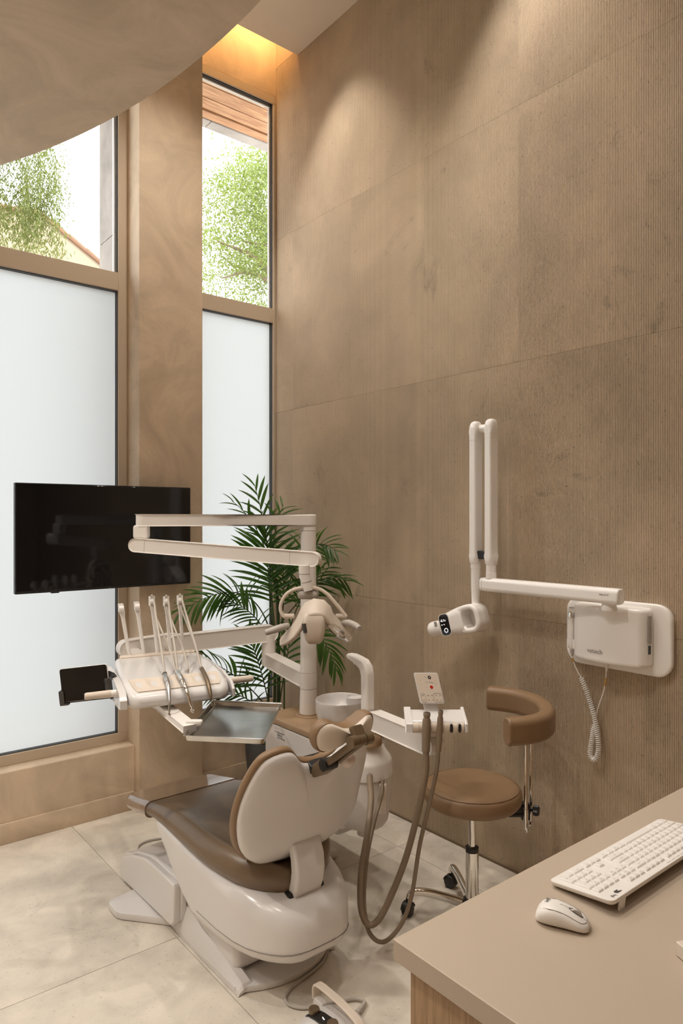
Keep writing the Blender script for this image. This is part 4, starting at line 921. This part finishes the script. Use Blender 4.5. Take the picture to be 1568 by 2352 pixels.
rings(bm, L2); ob('tip', bm, M['chrome'], hs2, ang=60)['label'] = 'chrome tip'
bm = B(); tube(bm, [(WX-.062, 1.659, 1.10), (WX-.062, 1.657, 1.085), (WX-.062, 1.655, 1.068)], [.0085, .0075, .004], 10); ob('strain_relief', bm, M['grey'], hs2)
c1 = smooth([(WX-.062, 1.655, 1.07), (WX-.060, 1.651, 1.045), (WX-.055, 1.640, 1.015), (WX-.05, 1.622, .982)], 5); bm = B(); tube(bm, c1, .0026, 8); ob('cord', bm, M['xwhite'], hs2)
bm = B(); tube(bm, c1[2:6], .0034, 8); ob('cord_tag', bm, M['gold'], hs2)
axp = smooth([(WX-.05, 1.622, .982), (WX-.045, 1.600, .930), (WX-.045, 1.570, .850), (WX-.045, 1.552, .775), (WX-.045, 1.545, .715), (WX-.045, 1.549, .676), (WX-.043, 1.566, .650), (WX-.040, 1.584, .660), (WX-.038, 1.586, .69), (WX-.036, 1.580, .730), (WX-.035, 1.570, .790)], 14)
L = [0]
for a, b in zip(axp, axp[1:]): L.append(L[-1]+(b-a).length)
fr = frames(axp); bm = B(); hpth = []; turns = int(L[-1]/.0082); N = turns*10; j = 0
for i in range(N+1):
    s = L[-1]*i/N
    while j < len(L)-2 and L[j+1] < s: j += 1
    t = (s-L[j])/max(1e-9, L[j+1]-L[j]); p = fr[j][0].lerp(fr[j+1][0], t); u = fr[j][1].lerp(fr[j+1][1], t); v = fr[j][2].lerp(fr[j+1][2], t); a = 2*PI*i/10
    hpth.append(p+(u*math.cos(a)+v*math.sin(a))*.0088)
tube(bm, hpth, .0028, 5); ob('coiled_cord', bm, M['xwhite'], hs2)
bm = B(); tube(bm, smooth([(WX-.035, 1.570, .790), (WX-.035, 1.555, .86), (WX-.038, 1.528, .935), (WX-.045, 1.514, .985), (WX-.05, 1.508, 1.03), (WX-.05, 1.506, 1.05)], 6), .0026, 8); ob('cord', bm, M['xwhite'], hs2)
bm = B(); tube(bm, [(WX-.042, 1.519, .965), (WX-.045, 1.514, .985), (WX-.047, 1.511, 1.000)], .0034, 8); ob('cord_tag', bm, M['gold'], hs2)
bm = B(); tube(bm, [(WX-.05, 1.507, 1.028), (WX-.05, 1.506, 1.05), (WX-.05, 1.506, 1.0675)], [.0045, .0065, .0085], 10); ob('plug', bm, M['xwhite'], hs2)

# ================================================================== STOOL
st = thing('rolling_stool', (2.2, 1.867, 0), 'brown round rolling stool with curved arm bolster on a chrome base by the fluted wall', 'stool')
SC = Vector((2.2, 1.867, 0))
def sp(r, f, z): return SC+RT*r+FW*f+UP*z
bm = B(); lathe(bm, SC+UP*.485, [(.0, 0), (.170, 0), (.186, .004), (.197, .018), (.2005, .035), (.199, .054), (.193, .066), (.183, .073), (.160, .0785), (.1, .081), (.0, .082)], 56); ob('seat', bm, M['brown'], st, ang=60)
bm = B(); n = 56; pth = [sp(.1885*math.cos(2*PI*k/n), .1885*math.sin(2*PI*k/n), .5565) for k in range(n+1)]; tube(bm, pth, .0014, 5); ob('seat_piping', bm, M['brown'], st)
bm = B(); lathe(bm, SC+UP*.468, [(.0, 0), (.03, 0), (.09, .012), (.09, .018), (.0, .018)], 24); ob('seat_plate', bm, M['black'], st)
bm = B(); lathe(bm, SC+UP*.28, [(.0, 0), (.0145, 0), (.0145, .20), (.0, .20)], 20); ob('gas_rod', bm, M['chrome'], st)
bm = B(); lathe(bm, SC+UP*.285, [(.016, 0), (.026, 0), (.027, .006), (.027, .018), (.016, .020)], 24); ob('cylinder_collar', bm, M['black'], st)
bm = B(); lathe(bm, SC+UP*.085, [(.0, 0), (.0265, 0), (.0265, .20), (.0, .20)], 28); ob('cylinder', bm, M['chrome'], st)
bm = B(); lathe(bm, SC+UP*.040, [(.0, 0), (.040, 0), (.047, .006), (.047, .028), (.040, .046), (.030, .056), (.0, .056)], 28); ob('hub', bm, M['black'], st)
for k in range(5):
    a = math.radians(100+72*k); dr = RT*math.cos(a)+FW*math.sin(a); sdv = UP.cross(dr)
    pts = smooth([SC+dr*.030+UP*.070, SC+dr*.10+UP*.086, SC+dr*.17+UP*.100, SC+dr*.225+UP*.102, SC+dr*.248+UP*.092, SC+dr*.258+UP*.074], 4)
    bm = B(); Ls = []
    for i, p in enumerate(pts):
        tg = (pts[min(i+1, len(pts)-1)]-pts[max(i-1, 0)]).normalized(); nn = sdv.cross(tg); w = .019-.006*i/len(pts)
        Ls.append([p+sdv*x+nn*y for x, y in rrect(.013, w, .011, 4)])
    rings(bm, Ls); leg = ob('leg', bm, M['chrome'], st, ang=60)
    cc = SC+dr*.262+UP*.027; off = Vector(dr); rot = math.radians(25*(k-2)); cd = (dr*math.cos(rot)+sdv*math.sin(rot))
    bm = B()
    for s in (-1, 1): lathe(bm, cc+cd*(s*.011)-cd*.0075, [(.0, 0), (.022, 0), (.0265, .002), (.0265, .013), (.022, .015), (.0, .015)], 22, cd)
    cas = ob('caster', bm, M['black'], leg)
    bm = B(); ls_ = []; tang = UP.cross(cd).normalized()
    for q in range(9):
        t = math.radians(10+160*q/8); ls_.append([cc+tang*math.cos(t)*rr+UP*math.sin(t)*rr+cd*x for rr, x in ((.0275, -.021), (.0315, -.017), (.0315, .017), (.0275, .021))])
    rings(bm, ls_); cyl(bm, cc+UP*.028, cc+UP*.052, .008, n=10); ob('caster_fork', bm, M['black'], leg); 
# back frame: looped chrome tube with clamp and knob
rods = [sp(.2125, -.030, 0), sp(.254, .045, 0)]
pa = [rods[0]+UP*.80, rods[0]+UP*.55, rods[0]+UP*.395]
mid = (rods[0]+rods[1])/2; hd_ = (rods[1]-rods[0])/2
pa += [mid-hd_*math.cos(t)+UP*(.395-.030*math.sin(t)) for t in [PI*k/10 for k in range(1, 10)]]
pa += [rods[1]+UP*.395, rods[1]+UP*.55, rods[1]+UP*.80]
bm = B(); tube(bm, pa, .0078, 12); ob('back_frame', bm, M['chrome'], st)
bm = B(); cyl(bm, rods[0]+UP*.415, rods[0]+UP*.470, .0098, n=14); ob('frame_sleeve', bm, M['chrome'], st)
bm = B(); box(bm, (-.030, -.014, .412), (.004, .030, .478), .004, 2, Matrix.Translation(mid*1) @ Matrix.Rotation(math.radians(-39), 4, 'Z')); ob('clamp', bm, M['black'], st)
bm = B(); box(bm, (.02, -.022, .446), (.225, .022, .470), .006, 2, Matrix.Translation(SC) @ Matrix.Rotation(math.radians(-39), 4, 'Z')); box(bm, (.14, -.026, .432), (.228, .026, .452), .008, 2, Matrix.Translation(SC) @ Matrix.Rotation(math.radians(-39), 4, 'Z')); ob('clamp_arm', bm, M['black'], st)
bm = B(); kc = mid+RT*.012+UP*.452; ka = RT*.85-FW*.5; cyl(bm, kc-ka*.02, kc+ka*.012, .008, n=10)
uu = ka.normalized().cross(UP).normalized(); vv = ka.normalized().cross(uu); kn_ = ka.normalized()
rings(bm, [[kc+kn_*h+(uu*math.cos(2*PI*k/35)+vv*math.sin(2*PI*k/35))*(s*(.019+.0026*math.cos(7*2*PI*k/35))) for k in range(35)] for h, s in ((.008, .8), (.011, 1), (.028, 1), (.032, .75))]); ob('knob', bm, M['black'], st)
# arm bolster
bm = B(); Ls = []; BC = sp(.030, -.035, .858); n = 30; pth = smooth([sp(*q, .858) for q in ((.085, -.268), (.155, -.252), (.225, -.205), (.272, -.125), (.287, -.03), (.277, .06), (.238, .135), (.185, .180), (.120, .213))], 4); n = len(pth)-1
for i, p in enumerate(pth):
    tg = (pth[min(i+1, n)]-pth[max(i-1, 0)]).normalized(); nn = UP.cross(tg).normalized()
    Ls.append([p+nn*a+UP*b+nn*(.0) for a, b in rrect(.031, .052, .026, 6)])
def shrink(loop, s, d): c = sum(loop, Vector())/len(loop); return [c+(q-c)*s+d for q in loop]
t0 = (pth[0]-pth[1]).normalized(); t1 = (pth[-1]-pth[-2]).normalized()
Ls = [shrink(Ls[0], .86, t0*.010), shrink(Ls[0], .95, t0*.007)]+Ls+[shrink(Ls[-1], .95, t1*.007), shrink(Ls[-1], .86, t1*.010)]
rings(bm, Ls); ob('arm_bolster', bm, M['brown'], st, ang=65)
bm = B()
lpq = [q for q in Ls[2]]; tube(bm, [q+(q-sum(lpq, Vector())/len(lpq)).normalized()*.0004 for q in lpq]+[lpq[0]], .0012, 5); ob('bolster_seam', bm, M['brown'], st)

# ================================================================== POTTED PALM
PT = Vector((2.275, 3.50, 0))
pm = thing('potted_palm', PT, 'tall green palm in a charcoal pot in the corner behind the cabinet', 'plant')
bm = B(); lathe(bm, PT, [(.0, 0), (.095, 0), (.103, .008), (.128, .14), (.141, .25), (.144, .33), (.138, .333), (.132, .325), (.128, .27), (.0, .265)], 44); ob('pot', bm, M['pot'], pm, ang=50)
bm = B(); rr_ = random.Random(5); c = [];
for k in range(110):
    a = rr_.uniform(0, 2*PI); r = .118*math.sqrt(rr_.random()); s = rr_.uniform(.008, .017)
    bmesh.ops.create_cube(bm, size=1, matrix=Matrix.Translation(PT+Vector((r*math.cos(a), r*math.sin(a), .275+rr_.uniform(0, .022)))) @ Matrix.Rotation(rr_.uniform(0, 6), 4, (rr_.random(), rr_.random(), .4)) @ Matrix.Diagonal((s*1.8, s, s*.5, 1)))
o = ob('bark_mulch', bm, M['soil'], pm); o['kind'] = 'stuff'
def pp_(s, d, h): return PT+RT*s+FW*d+UP*h
for pts, r in (([(.02, .0, .27), (.035, -.01, .62), (.03, -.01, .98), (.012, 0, 1.20)], .011), ([(.05, .03, .27), (.055, .03, .70), (.05, .03, 1.12), (.03, .02, 1.30)], .013), ([(.085, .0, .27), (.092, -.01, .60), (.088, 0, .95), (.07, .02, 1.15)], .006), ([(-.03, .02, .27), (-.01, .02, .50), (.0, .0, .72)], .010)):
    q = smooth([pp_(*p) for p in pts], 5); bm = B(); tube(bm, q, [r*(1-.45*i/len(q)) for i in range(len(q))], 9); ob('stem', bm, M['stem'], pm)
# leaflet blades: shared meshes, pointing along +X, drooping
def blade(dr, tw):
    bm = B(); n = 6; Vv = []
    for i in range(n+1):
        t = i/n; w = .082*math.sin(PI*min(1, .12+t*.88))**.75 if t < 1 else .0; z = -dr*t*t; y = tw*t*t
        Vv.append([bm.verts.new((t, y+w, z+w*.35)), bm.verts.new((t, y, z)), bm.verts.new((t, y-w, z+w*.35))] if w > .001 else [bm.verts.new((t, y, z))])
    for a, b in zip(Vv, Vv[1:]):
        if len(b) == 3:
            bm.faces.new((a[0], a[1], b[1], b[0])); bm.faces.new((a[1], a[2], b[2], b[1]))
        else: bm.faces.new((a[0], a[1], b[0])); bm.faces.new((a[1], a[2], b[0]))
    me = bpy.data.meshes.new('leaflet'); bm.to_mesh(me); bm.free(); me.materials.append(M['palm'])
    for p in me.polygons: p.use_smooth = True
    return me
BL = [blade(.16, .06), blade(.34, -.05), blade(.55, .10)]
rp = random.Random(11)
def frond(base, mid, tip, n, Lmax, droop=1, spread=1., width=1.):
    P = [pp_(*base), pp_(*mid), pp_(*tip)]; path = []
    for q in P:                                       # keep the fronds clear of the walls and the pillar
        if q.x > 2.50: q -= FW*((q.x-2.50)/.629)
        if q.x < 2.06 and q.y > 3.60: q -= FW*((q.y-3.60)/.777)
        if q.y > 3.86: q -= FW*((q.y-3.86)/.777)
    for i in range(25):
        t = i/24; path.append(P[0]*(1-t)**2+P[1]*2*t*(1-t)+P[2]*t*t)
    bm = B(); tube(bm, path, [.0045-.0032*i/24 for i in range(25)], 6); fo = ob('frond', bm, M['stem'], pm)
    s0 = .30
    for k in range(n):
        t = s0+(1-s0)*(k+.5)/n; f = t*24; i = min(23, int(f)); p = path[i].lerp(path[i+1], f-i); tg = (path[i+1]-path[i]).normalized()
        sd0 = tg.cross(UP if abs(tg.z) < .93 else FW).normalized()
        facing = -FW; sdv = tg.cross(facing); sdv = sdv.normalized() if sdv.length > .35 else sd0
        sdv = (sdv*.75+sd0*.25 if sdv.dot(sd0) > 0 else sdv*.75-sd0*.25).normalized()
        s = -1 if k % 2 else 1; u = (t-s0)/(1-s0)
        ang = math.radians(62-38*u)*spread; d = (tg*math.cos(ang)+sdv*s*math.sin(ang)+Vector((rp.gauss(0, .08), rp.gauss(0, .08), rp.gauss(0, .08)))).normalized()
        L_ = Lmax*(.45+.55*math.sin(PI*(.18+.74*u)))*rp.uniform(.88, 1.08)
        te = p+d*L_
        te.x = min(te.x, 2.635); te.y = min(te.y, 3.715 if te.x < 2.0 else (3.96 if te.z > .45 else 3.76)); d = te-p; L_ = max(.03, d.length); d.normalize()
        z_ = UP+(-FW)*.5; y_ = z_.cross(d).normalized(); z_ = d.cross(y_)
        if z_.z < 0: z_ = -z_; y_ = -y_
        o = bpy.data.objects.new('leaflet', BL[min(2, max(0, int(rp.random()*1.6+droop-.6)))]); COL.objects.link(o); o.parent = fo
        mw = Matrix((d*L_, y_*L_*.85*width, z_*L_)).transposed().to_4x4(); mw.translation = p-PT; o.matrix_local = mw
def S_(px, py, d=0): return ((px-617)*.00262*(1+d/4.15), d, 1.65-(py-1190)*.00262*(1+d/4.15))
frond(S_(620, 1330), S_(614, 1215), S_(583, 1112), 14, .17, .6, .75)
frond(S_(620, 1310), S_(600, 1200), S_(533, 1150, -.05), 9, .14, .6, .7)
frond(S_(622, 1310, .05), S_(625, 1215), S_(648, 1160, .05), 10, .15, .8)
frond(S_(622, 1450, .02), S_(618, 1350), S_(611, 1215, -.05), 30, .27, 1.2, 1.05)
frond(S_(616, 1440), S_(575, 1300, -.1), S_(428, 1400, -.15), 30, .19, 1.5, 1.0)
frond(S_(622, 1480, -.08), S_(600, 1400, -.12), S_(527, 1378, -.15), 22, .17, 1.0)
frond(S_(622, 1640), S_(570, 1550, -.05), S_(455, 1493, -.1), 28, .19, 1.2)
frond(S_(622, 1640, -.05), S_(610, 1545, -.1), S_(575, 1462, -.1), 24, .20, 1.0)
frond(S_(618, 1660, -.1), S_(578, 1580, -.1), S_(498, 1592, -.12), 18, .16, 1.0)
frond(S_(650, 1500, .05), S_(690, 1290, 0), S_(800, 1330, -.1), 24, .17, 1.6, .9)
frond(S_(640, 1450, .10), S_(652, 1350, .12), S_(640, 1270, .12), 26, .21, 1.0)
frond(S_(640, 1430, .1), S_(690, 1370, .12), S_(740, 1300, .1), 22, .19, 1.2)
frond(S_(648, 1460, .0), S_(735, 1400, -.1), S_(778, 1540, -.15), 26, .17, 1.4)
frond(S_(640, 1400, .12), S_(690, 1200, .15), S_(770, 1262, .1), 24, .17, 1.2)
frond(S_(640, 1620, 0), S_(655, 1520, .02), S_(668, 1440, .05), 18, .15, 1.0)

# ================================================================== DESK
DZ = .87
dk = thing('desk_counter', (.88, .93, 0), 'cream laminate counter with oak veneer side panel in the near right corner', 'desk')
bm = B(); box(bm, (.882, -.35, DZ-.040), (WX-.002, .937, DZ), .0015, 1); ob('counter_top', bm, M['desk'], dk)
bm = B(); box(bm, (.905, -.33, .06), (.925, .915, DZ-.041), .001, 1); ob('side_panel', bm, M['oak'], dk)
bm = B(); box(bm, (.926, .895, .06), (WX-.004, .915, DZ-.041), .001, 1); ob('back_panel', bm, M['oak'], dk)
bm = B(); box(bm, (.935, -.33, 0), (WX-.004, .885, .06), .001, 1); ob('plinth', bm, M['black'], dk)
# ---- keyboard (typist sits on the far side; numeric pad at the near left end)
kb = thing('keyboard', (1.262, .715, DZ), 'white full size computer keyboard tilted on fold out feet on the cream counter', 'keyboard')
KXL, KYD = .480, .146
tilt = math.radians(-6.6)
# local frame: a along the length from the numeric pad end, b from raised rear edge to front edge
KO = Vector((1.262, .717, DZ+.0265)); ka_ = X.copy(); kbv = Vector((0, math.cos(tilt), math.sin(tilt))); kc_ = ka_.cross(kbv)
def kq(a, b, c=0): return KO+ka_*a+kbv*b+kc_*c
KX = Matrix((ka_, kbv, kc_)).transposed().to_4x4(); KX.translation = KO
bm = B(); ol = rrect(KXL/2, KYD/2, .012, 5)
rings(bm, [[kq(KXL/2+p[0]*s[0], KYD/2+p[1]*s[1], c) for p in ol] for s, c in (((.97, .93), -.008), ((.992, .985), -.004), ((1, 1), .001), ((.999, .997), .0035), ((.99, .975), .0045))]); kbase = ob('base', bm, M['white2'], kb, ang=45)
for a in (.030, .425):
    bm = B(); box(bm, (a, -.001, -.030), (a+.020, .004, -.002), .001, 1, KX @ Matrix.Rotation(math.radians(14), 4, 'X')); f = ob('foot', bm, M['white2'], kb)
bm = B(); box(bm, (.02, KYD-.012, -.0100), (KXL-.02, KYD-.006, -.0065), .001, 1, KX); ob('front_pad', bm, M['white2'], kb)
U = .0203
KM = {}
def key(a, b, w, d, legend=None, low=False):
    k = (round(w, 4), round(d, 4), low)
    if k not in KM:
        bm = B(); h = .0016 if low else .0048; i1 = .0008 if low else .0022
        rings(bm, [[Vector((p[0], p[1], 0)) for p in rrect(w/2, d/2, .0015, 2)], [Vector((p[0], p[1], h*.82)) for p in rrect(w/2-i1*.7, d/2-i1*.7, .002, 2)], [Vector((p[0], p[1], h)) for p in rrect(w/2-i1*1.15, d/2-i1*1.15, .002, 2)]])
        bmesh.ops.recalc_face_normals(bm, faces=bm.faces); me = bpy.data.meshes.new('key'); bm.to_mesh(me); bm.free(); me.materials.append(M['white2'])
        for p in me.polygons: p.use_smooth = True
        me.set_sharp_from_angle(angle=math.radians(22)); KM[k] = me
    o = bpy.data.objects.new('key', KM[k]); COL.objects.link(o); o.parent = kb
    mw = KX.copy(); mw.translation = kq(a, b, .0040)-kb.location; o.matrix_local = mw
    if legend:
        h = .0016 if low else .0048
        # the lettering reads from the far side, so it is turned half round
        text('legend', legend, .0068 if len(legend) < 2 else .0042, kq(a+(.003 if len(legend) < 2 else .004), b-.0005, .0040+h+.00005), -ka_, -kbv, M['gprint'], o, ext=.00002)
G_ = .0013
# columns measured from the numeric pad end; rows from the rear: function row, digits, qwerty, home, shift, space
rowb = [.0235+.0012, .0455, .0455+U, .0455+2*U, .0455+3*U, .0455+4*U]
a0 = .013
def place(col, row, legend=None, w=1., d=1.):
    key(a0+(col+w/2)*U, rowb[row]+(d-1)*U/2, w*U-G_, d*U-G_, legend)
for c, r, t, w, d in ((0, 1, '-', 1, 1), (1, 1, '*', 1, 1), (2, 1, '/', 1, 1), (3, 1, 'num', 1, 1), (0, 2, '+', 1, 2), (1, 2, '9', 1, 1), (2, 2, '8', 1, 1), (3, 2, '7', 1, 1), (1, 3, '6', 1, 1), (2, 3, '5', 1, 1), (3, 3, '4', 1, 1), (0, 4, 'enter', 1, 2), (1, 4, '3', 1, 1), (2, 4, '2', 1, 1), (3, 4, '1', 1, 1), (1, 5, '.', 1, 1), (2, 5, '0', 2, 1)): place(c, r, t, w, d)
n0 = 4.25
for c, r, t in ((0, 1, 'pgup'), (1, 1, 'home'), (2, 1, 'ins'), (0, 2, 'pgdn'), (1, 2, 'end'), (2, 2, 'del'), (1, 4, '^'), (0, 5, '>'), (1, 5, 'v'), (2, 5, '<')): place(n0+c, r, t)
m0 = 7.5
row1 = [('back', 2)]+[(t, 1) for t in '=-0987654321`']; row2 = [('|', 1.5)]+[(t, 1) for t in '][POIUYTREWQ']+[('tab', 1.5)]
row3 = [('enter', 2.25)]+[(t, 1) for t in "';LKJHGFDSA"]+[('caps', 1.75)]; row4 = [('shift', 2.75)]+[(t, 1) for t in '/.,MNBVCXZ']+[('shift', 2.25)]
row5 = [('ctrl', 1.25), ('fn', 1.25), ('win', 1.25), ('alt', 1.25), (None, 6.25), ('alt', 1.25), ('win', 1.25), ('ctrl', 1.25)]
for r, rw in ((1, row1), (2, row2), (3, row3), (4, row4), (5, row5)):
    c = m0
    for t, w in rw:
        place(c, r, t, w); c += w
for g0, ts in ((0.0+m0, ('F12', 'F11', 'F10', 'F9')), (4.6+m0, ('F8', 'F7', 'F6', 'F5')), (9.2+m0, ('F4', 'F3', 'F2', 'F1')), (14+m0, ('esc',)), (n0, ('pause', 'lock', 'print'))):
    for q, t in enumerate(ts): key(a0+(g0+q+.5)*U, .0225, U-G_, U*.78-G_, t)
for q in range(5): key(a0+(m0+3.2+q*1.0+.5)*U, .0088, U-G_, .0085, None, True)
for q in range(4): key(a0+(m0+10.2+q*1.0)*U, .0088, U-G_, .0085, None, True)
bm = B(); prism(bm, rrect(.0100, .0050, .0045), kq(.046, .0150, .0042), ka_, kbv, .0006); ob('power_switch', bm, M['dgrey'], kb)
bm = B(); cyl(bm, kq(.051, .0150, .0044), kq(.051, .0150, .0058), .0036, n=16); ob('switch_slider', bm, M['white2'], kb)
text('lettering', 'logi', .0105, kq(.030, .0125, .0047), -ka_, -kbv, M['print'], kb)
bm = B(); tube(bm, [kq(.006, .008, .0044), kq(.006, KYD-.006, .0044)], .0005, 5); tube(bm, [kq(.006, .004, .0046), kq(KXL-.006, .004, .0046)], .0004, 5); bm.free()
# ---- mouse
mo = thing('computer_mouse', (1.180, .780, DZ), 'small white wireless computer mouse left of the keyboard on the cream counter', 'mouse')
ml = Vector((.46, -.89, 0)).normalized(); ml = (Vector((1.196, .728, 0))-Vector((1.150, .826, 0))).normalized(); mw_ = UP.cross(ml)
MC = Vector((1.166, .766, DZ+.001))
MT = [(-.0495, .004, .006, .010), (-.0485, .0125, .014, .013), (-.045, .0195, .023, .014), (-.038, .0255, .031, .014), (-.027, .0285, .0362, .0135), (-.012, .0288, .0376, .012), (.004, .0275, .0352, .0115), (.018, .0270, .0305, .0112), (.031, .0265, .0245, .011), (.041, .0235, .0185, .010), (.0465, .018, .0145, .0095), (.0495, .009, .0115, .009)]
def mcurve(p): return interp([(m[0], m[1], m[2]) for m in MT], p)
bm = B(); Ls = []
for p, w, h, s_ in MT:
    loop = []
    for k in range(28):
        a = 2*PI*k/28; cx_, sz = math.cos(a), math.sin(a)
        x_ = w*math.copysign(abs(cx_)**.72, cx_)*(1 if sz > 0 else .93); z_ = (h*.42)+(h*.58)*math.copysign(abs(sz)**.85, sz) if sz > 0 else h*.42*(1-abs(sz)**.6)
        loop.append(MC+ml*p+mw_*x_+UP*max(0, z_))
    Ls.append(loop)
rings(bm, Ls); ob('shell', bm, M['white2'], mo, ang=70)
def mtop(p, q):
    w, h = mcurve(p); sz = max(0, 1-abs(q/w)**(1/.72*2)) if abs(q) < w else 0
    return MC+ml*p+mw_*q+UP*(h*.42+h*.58*(sz**.5)**.85)
def mline(pts, r=.0005):
    pp = smooth([mtop(*p)+UP*.0002 for p in pts], 5); bm = B(); tube(bm, pp, r, 5); ob('seam', bm, M['gprint'], mo)
ar = [(-.040, .014), (-.025, .0205), (-.008, .021), (.010, .0205), (.026, .0205), (.037, .018), (.043, .010), (.0455, 0), (.043, -.010), (.037, -.018), (.026, -.0205), (.010, -.0205), (-.008, -.021), (-.025, -.0205), (-.040, -.014)]
mline(ar, .0006); mline([(-.004, 0), (.006, 0), (.014, 0)], .0004); mline([(.036, 0), (.041, 0), (.0452, 0)], .0004)
bm = B(); wc = mtop(.025, 0)-UP*.004; cyl(bm, wc-mw_*.0033, wc+mw_*.0033, .0098, n=24); ob('scroll_wheel', bm, M['grey'], mo)
bm = B(); q = [mtop(.025+.0125*math.cos(t), .0046*math.sin(t))+UP*.0003 for t in [2*PI*k/24 for k in range(25)]]; tube(bm, q, .0007, 5); ob('wheel_slot', bm, M['print'], mo)
text('lettering', 'logi', .0105, mtop(-.026, .004)+UP*.0012, mw_, -ml*.98-UP*.2, M['print'], mo, 'CENTER')
# ---- box corner entering the frame at the right
bx = thing('tissue_box', (1.33, .545, DZ), 'beige carton corner cut off by the right edge of the frame on the counter', 'box')
xfb = Matrix.Translation((1.239, .584, DZ+.0005)) @ Matrix.Rotation(math.radians(-24), 4, 'Z')
bm = B(); box(bm, (0, -.12, 0), (.20, 0, .026), .002, 1, xfb); ob('carton', bm, M['cream'], bx)
bm = B(); box(bm, (.012, -.11, .026), (.19, -.008, .05), .003, 1, xfb); ob('lid', bm, M['cream'], bx)

# ================================================================== FOOT PEDAL
fp = thing('foot_pedal', (1.365, 1.74, 0), 'round white foot pedal with arched handle on the floor at the bottom of the picture', 'foot pedal')
FC = Vector((1.362, 1.728, 0)); fa = Vector((.62, -.78, 0)).normalized()
bm = B(); lathe(bm, FC+UP*.001, [(.0, 0), (.108, 0), (.113, .006), (.113, .016), (.104, .030), (.080, .044), (.045, .052), (.0, .055)], 48); ob('dome', bm, M['white'], fp, ang=60)
d1 = (Vector((1.445, 1.60, 0))-Vector((1.355, 1.80, 0))).normalized(); d1 = (RT*.62-FW*.78).normalized(); s1 = UP.cross(d1)
def fpos(a, s, z): return FC+d1*a+s1*s+UP*z
bm = B(); Ls = []
for a, z in ((-.085, .036), (-.075, .043), (-.04, .053), (0, .0585), (.04, .055), (.08, .046)): Ls.append([fpos(a, -.022+x, z+y_) for x, y_ in rrect(.022, .004, .003, 2)])
rings(bm, Ls); ob('control_strip', bm, M['black'], fp)
for a in (-.068, .03):
    bm = B(); lathe(bm, fpos(a, -.022, interp([(-.085, .036), (-.075, .043), (-.04, .053), (0, .0585), (.04, .055)], a)[0]+.001), [(.0, 0), (.017, 0), (.018, .003), (.018, .015), (.0165, .018), (.0, .0185)], 26); ob('knob', bm, M['bronze'], fp)
bm = B(); cyl(bm, fpos(-.02, -.024, .062), fpos(-.008, -.026, .062), .0016, n=6); ob('led', bm, M['lcd'], fp)
pth = smooth([fpos(-.128, .030, .045), fpos(-.130, .030, .075), fpos(-.116, .030, .094), fpos(-.06, .030, .099), fpos(.02, .030, .098), fpos(.09, .030, .088), fpos(.122, .030, .06), fpos(.125, .030, .02)], 4)
bm = B(); Ls = []
for i, p in enumerate(pth):
    tg = (pth[min(i+1, len(pth)-1)]-pth[max(i-1, 0)]).normalized(); nn = s1.cross(tg).normalized(); Ls.append([p+s1*x+nn*y_ for x, y_ in rrect(.0145, .0045, .004, 3)])
rings(bm, Ls); ob('arch_handle', bm, M['cream'], fp, ang=60)
bm = B(); box(bm, (-.132, .018, .012), (-.08, .042, .05), .006, 2, Matrix((d1, s1, UP)).transposed().to_4x4()); bmesh.ops.translate(bm, verts=bm.verts, vec=FC); ob('handle_mount', bm, M['white'], fp)
bm = B(); tube(bm, smooth([(1.615, 2.12, .03), (1.628, 2.095, .008), (1.60, 2.065, .007), (1.55, 2.030, .007), (1.467, 2.008, .007), (1.388, 1.990, .007), (1.345, 1.965, .007), (1.332, 1.930, .007), (1.350, 1.893, .007), (1.385, 1.868, .007), (1.43, 1.848, .008), (1.483, 1.826, .008), (1.520, 1.806, .010), (1.537, 1.780, .012), (1.530, 1.762, .014)], 6), .0048, 8); ob('cable', bm, M['grey'], fp)
bm = B(); a = Vector((1.533, 1.766, .014)); b = Vector((1.470, 1.738, .020)); pp = [a.lerp(b, k/16) for k in range(17)]; tube(bm, pp, [.0062+.0035*k/16-(.0018 if k % 2 else 0) for k in range(17)], 12); ob('strain_relief', bm, M['grey'], fp)

# ------------------------------------------------------------------ finish: lettering curves become meshes, flat faces keep their normals
dg = bpy.context.evaluated_depsgraph_get()
for o in [o for o in S.objects if o.type == 'FONT']:
    me = bpy.data.meshes.new_from_object(o.evaluated_get(dg)); n = bpy.data.objects.new('tmp', me); COL.objects.link(n)
    n.parent = o.parent; n.matrix_basis = o.matrix_basis.copy(); nm = o.name.split('.')[0]; bpy.data.objects.remove(o); n.name = nm
for o in S.objects:
    if o.type == 'MESH' and o.parent is not None and o.name.split('.')[0] not in ('leaflet', 'foliage', 'lettering', 'legend', 'tile', 'key', 'reflector') and len(o.data.polygons) < 6000:
        w = o.modifiers.new('weighted', 'WEIGHTED_NORMAL'); w.keep_sharp = True; w.weight = 60
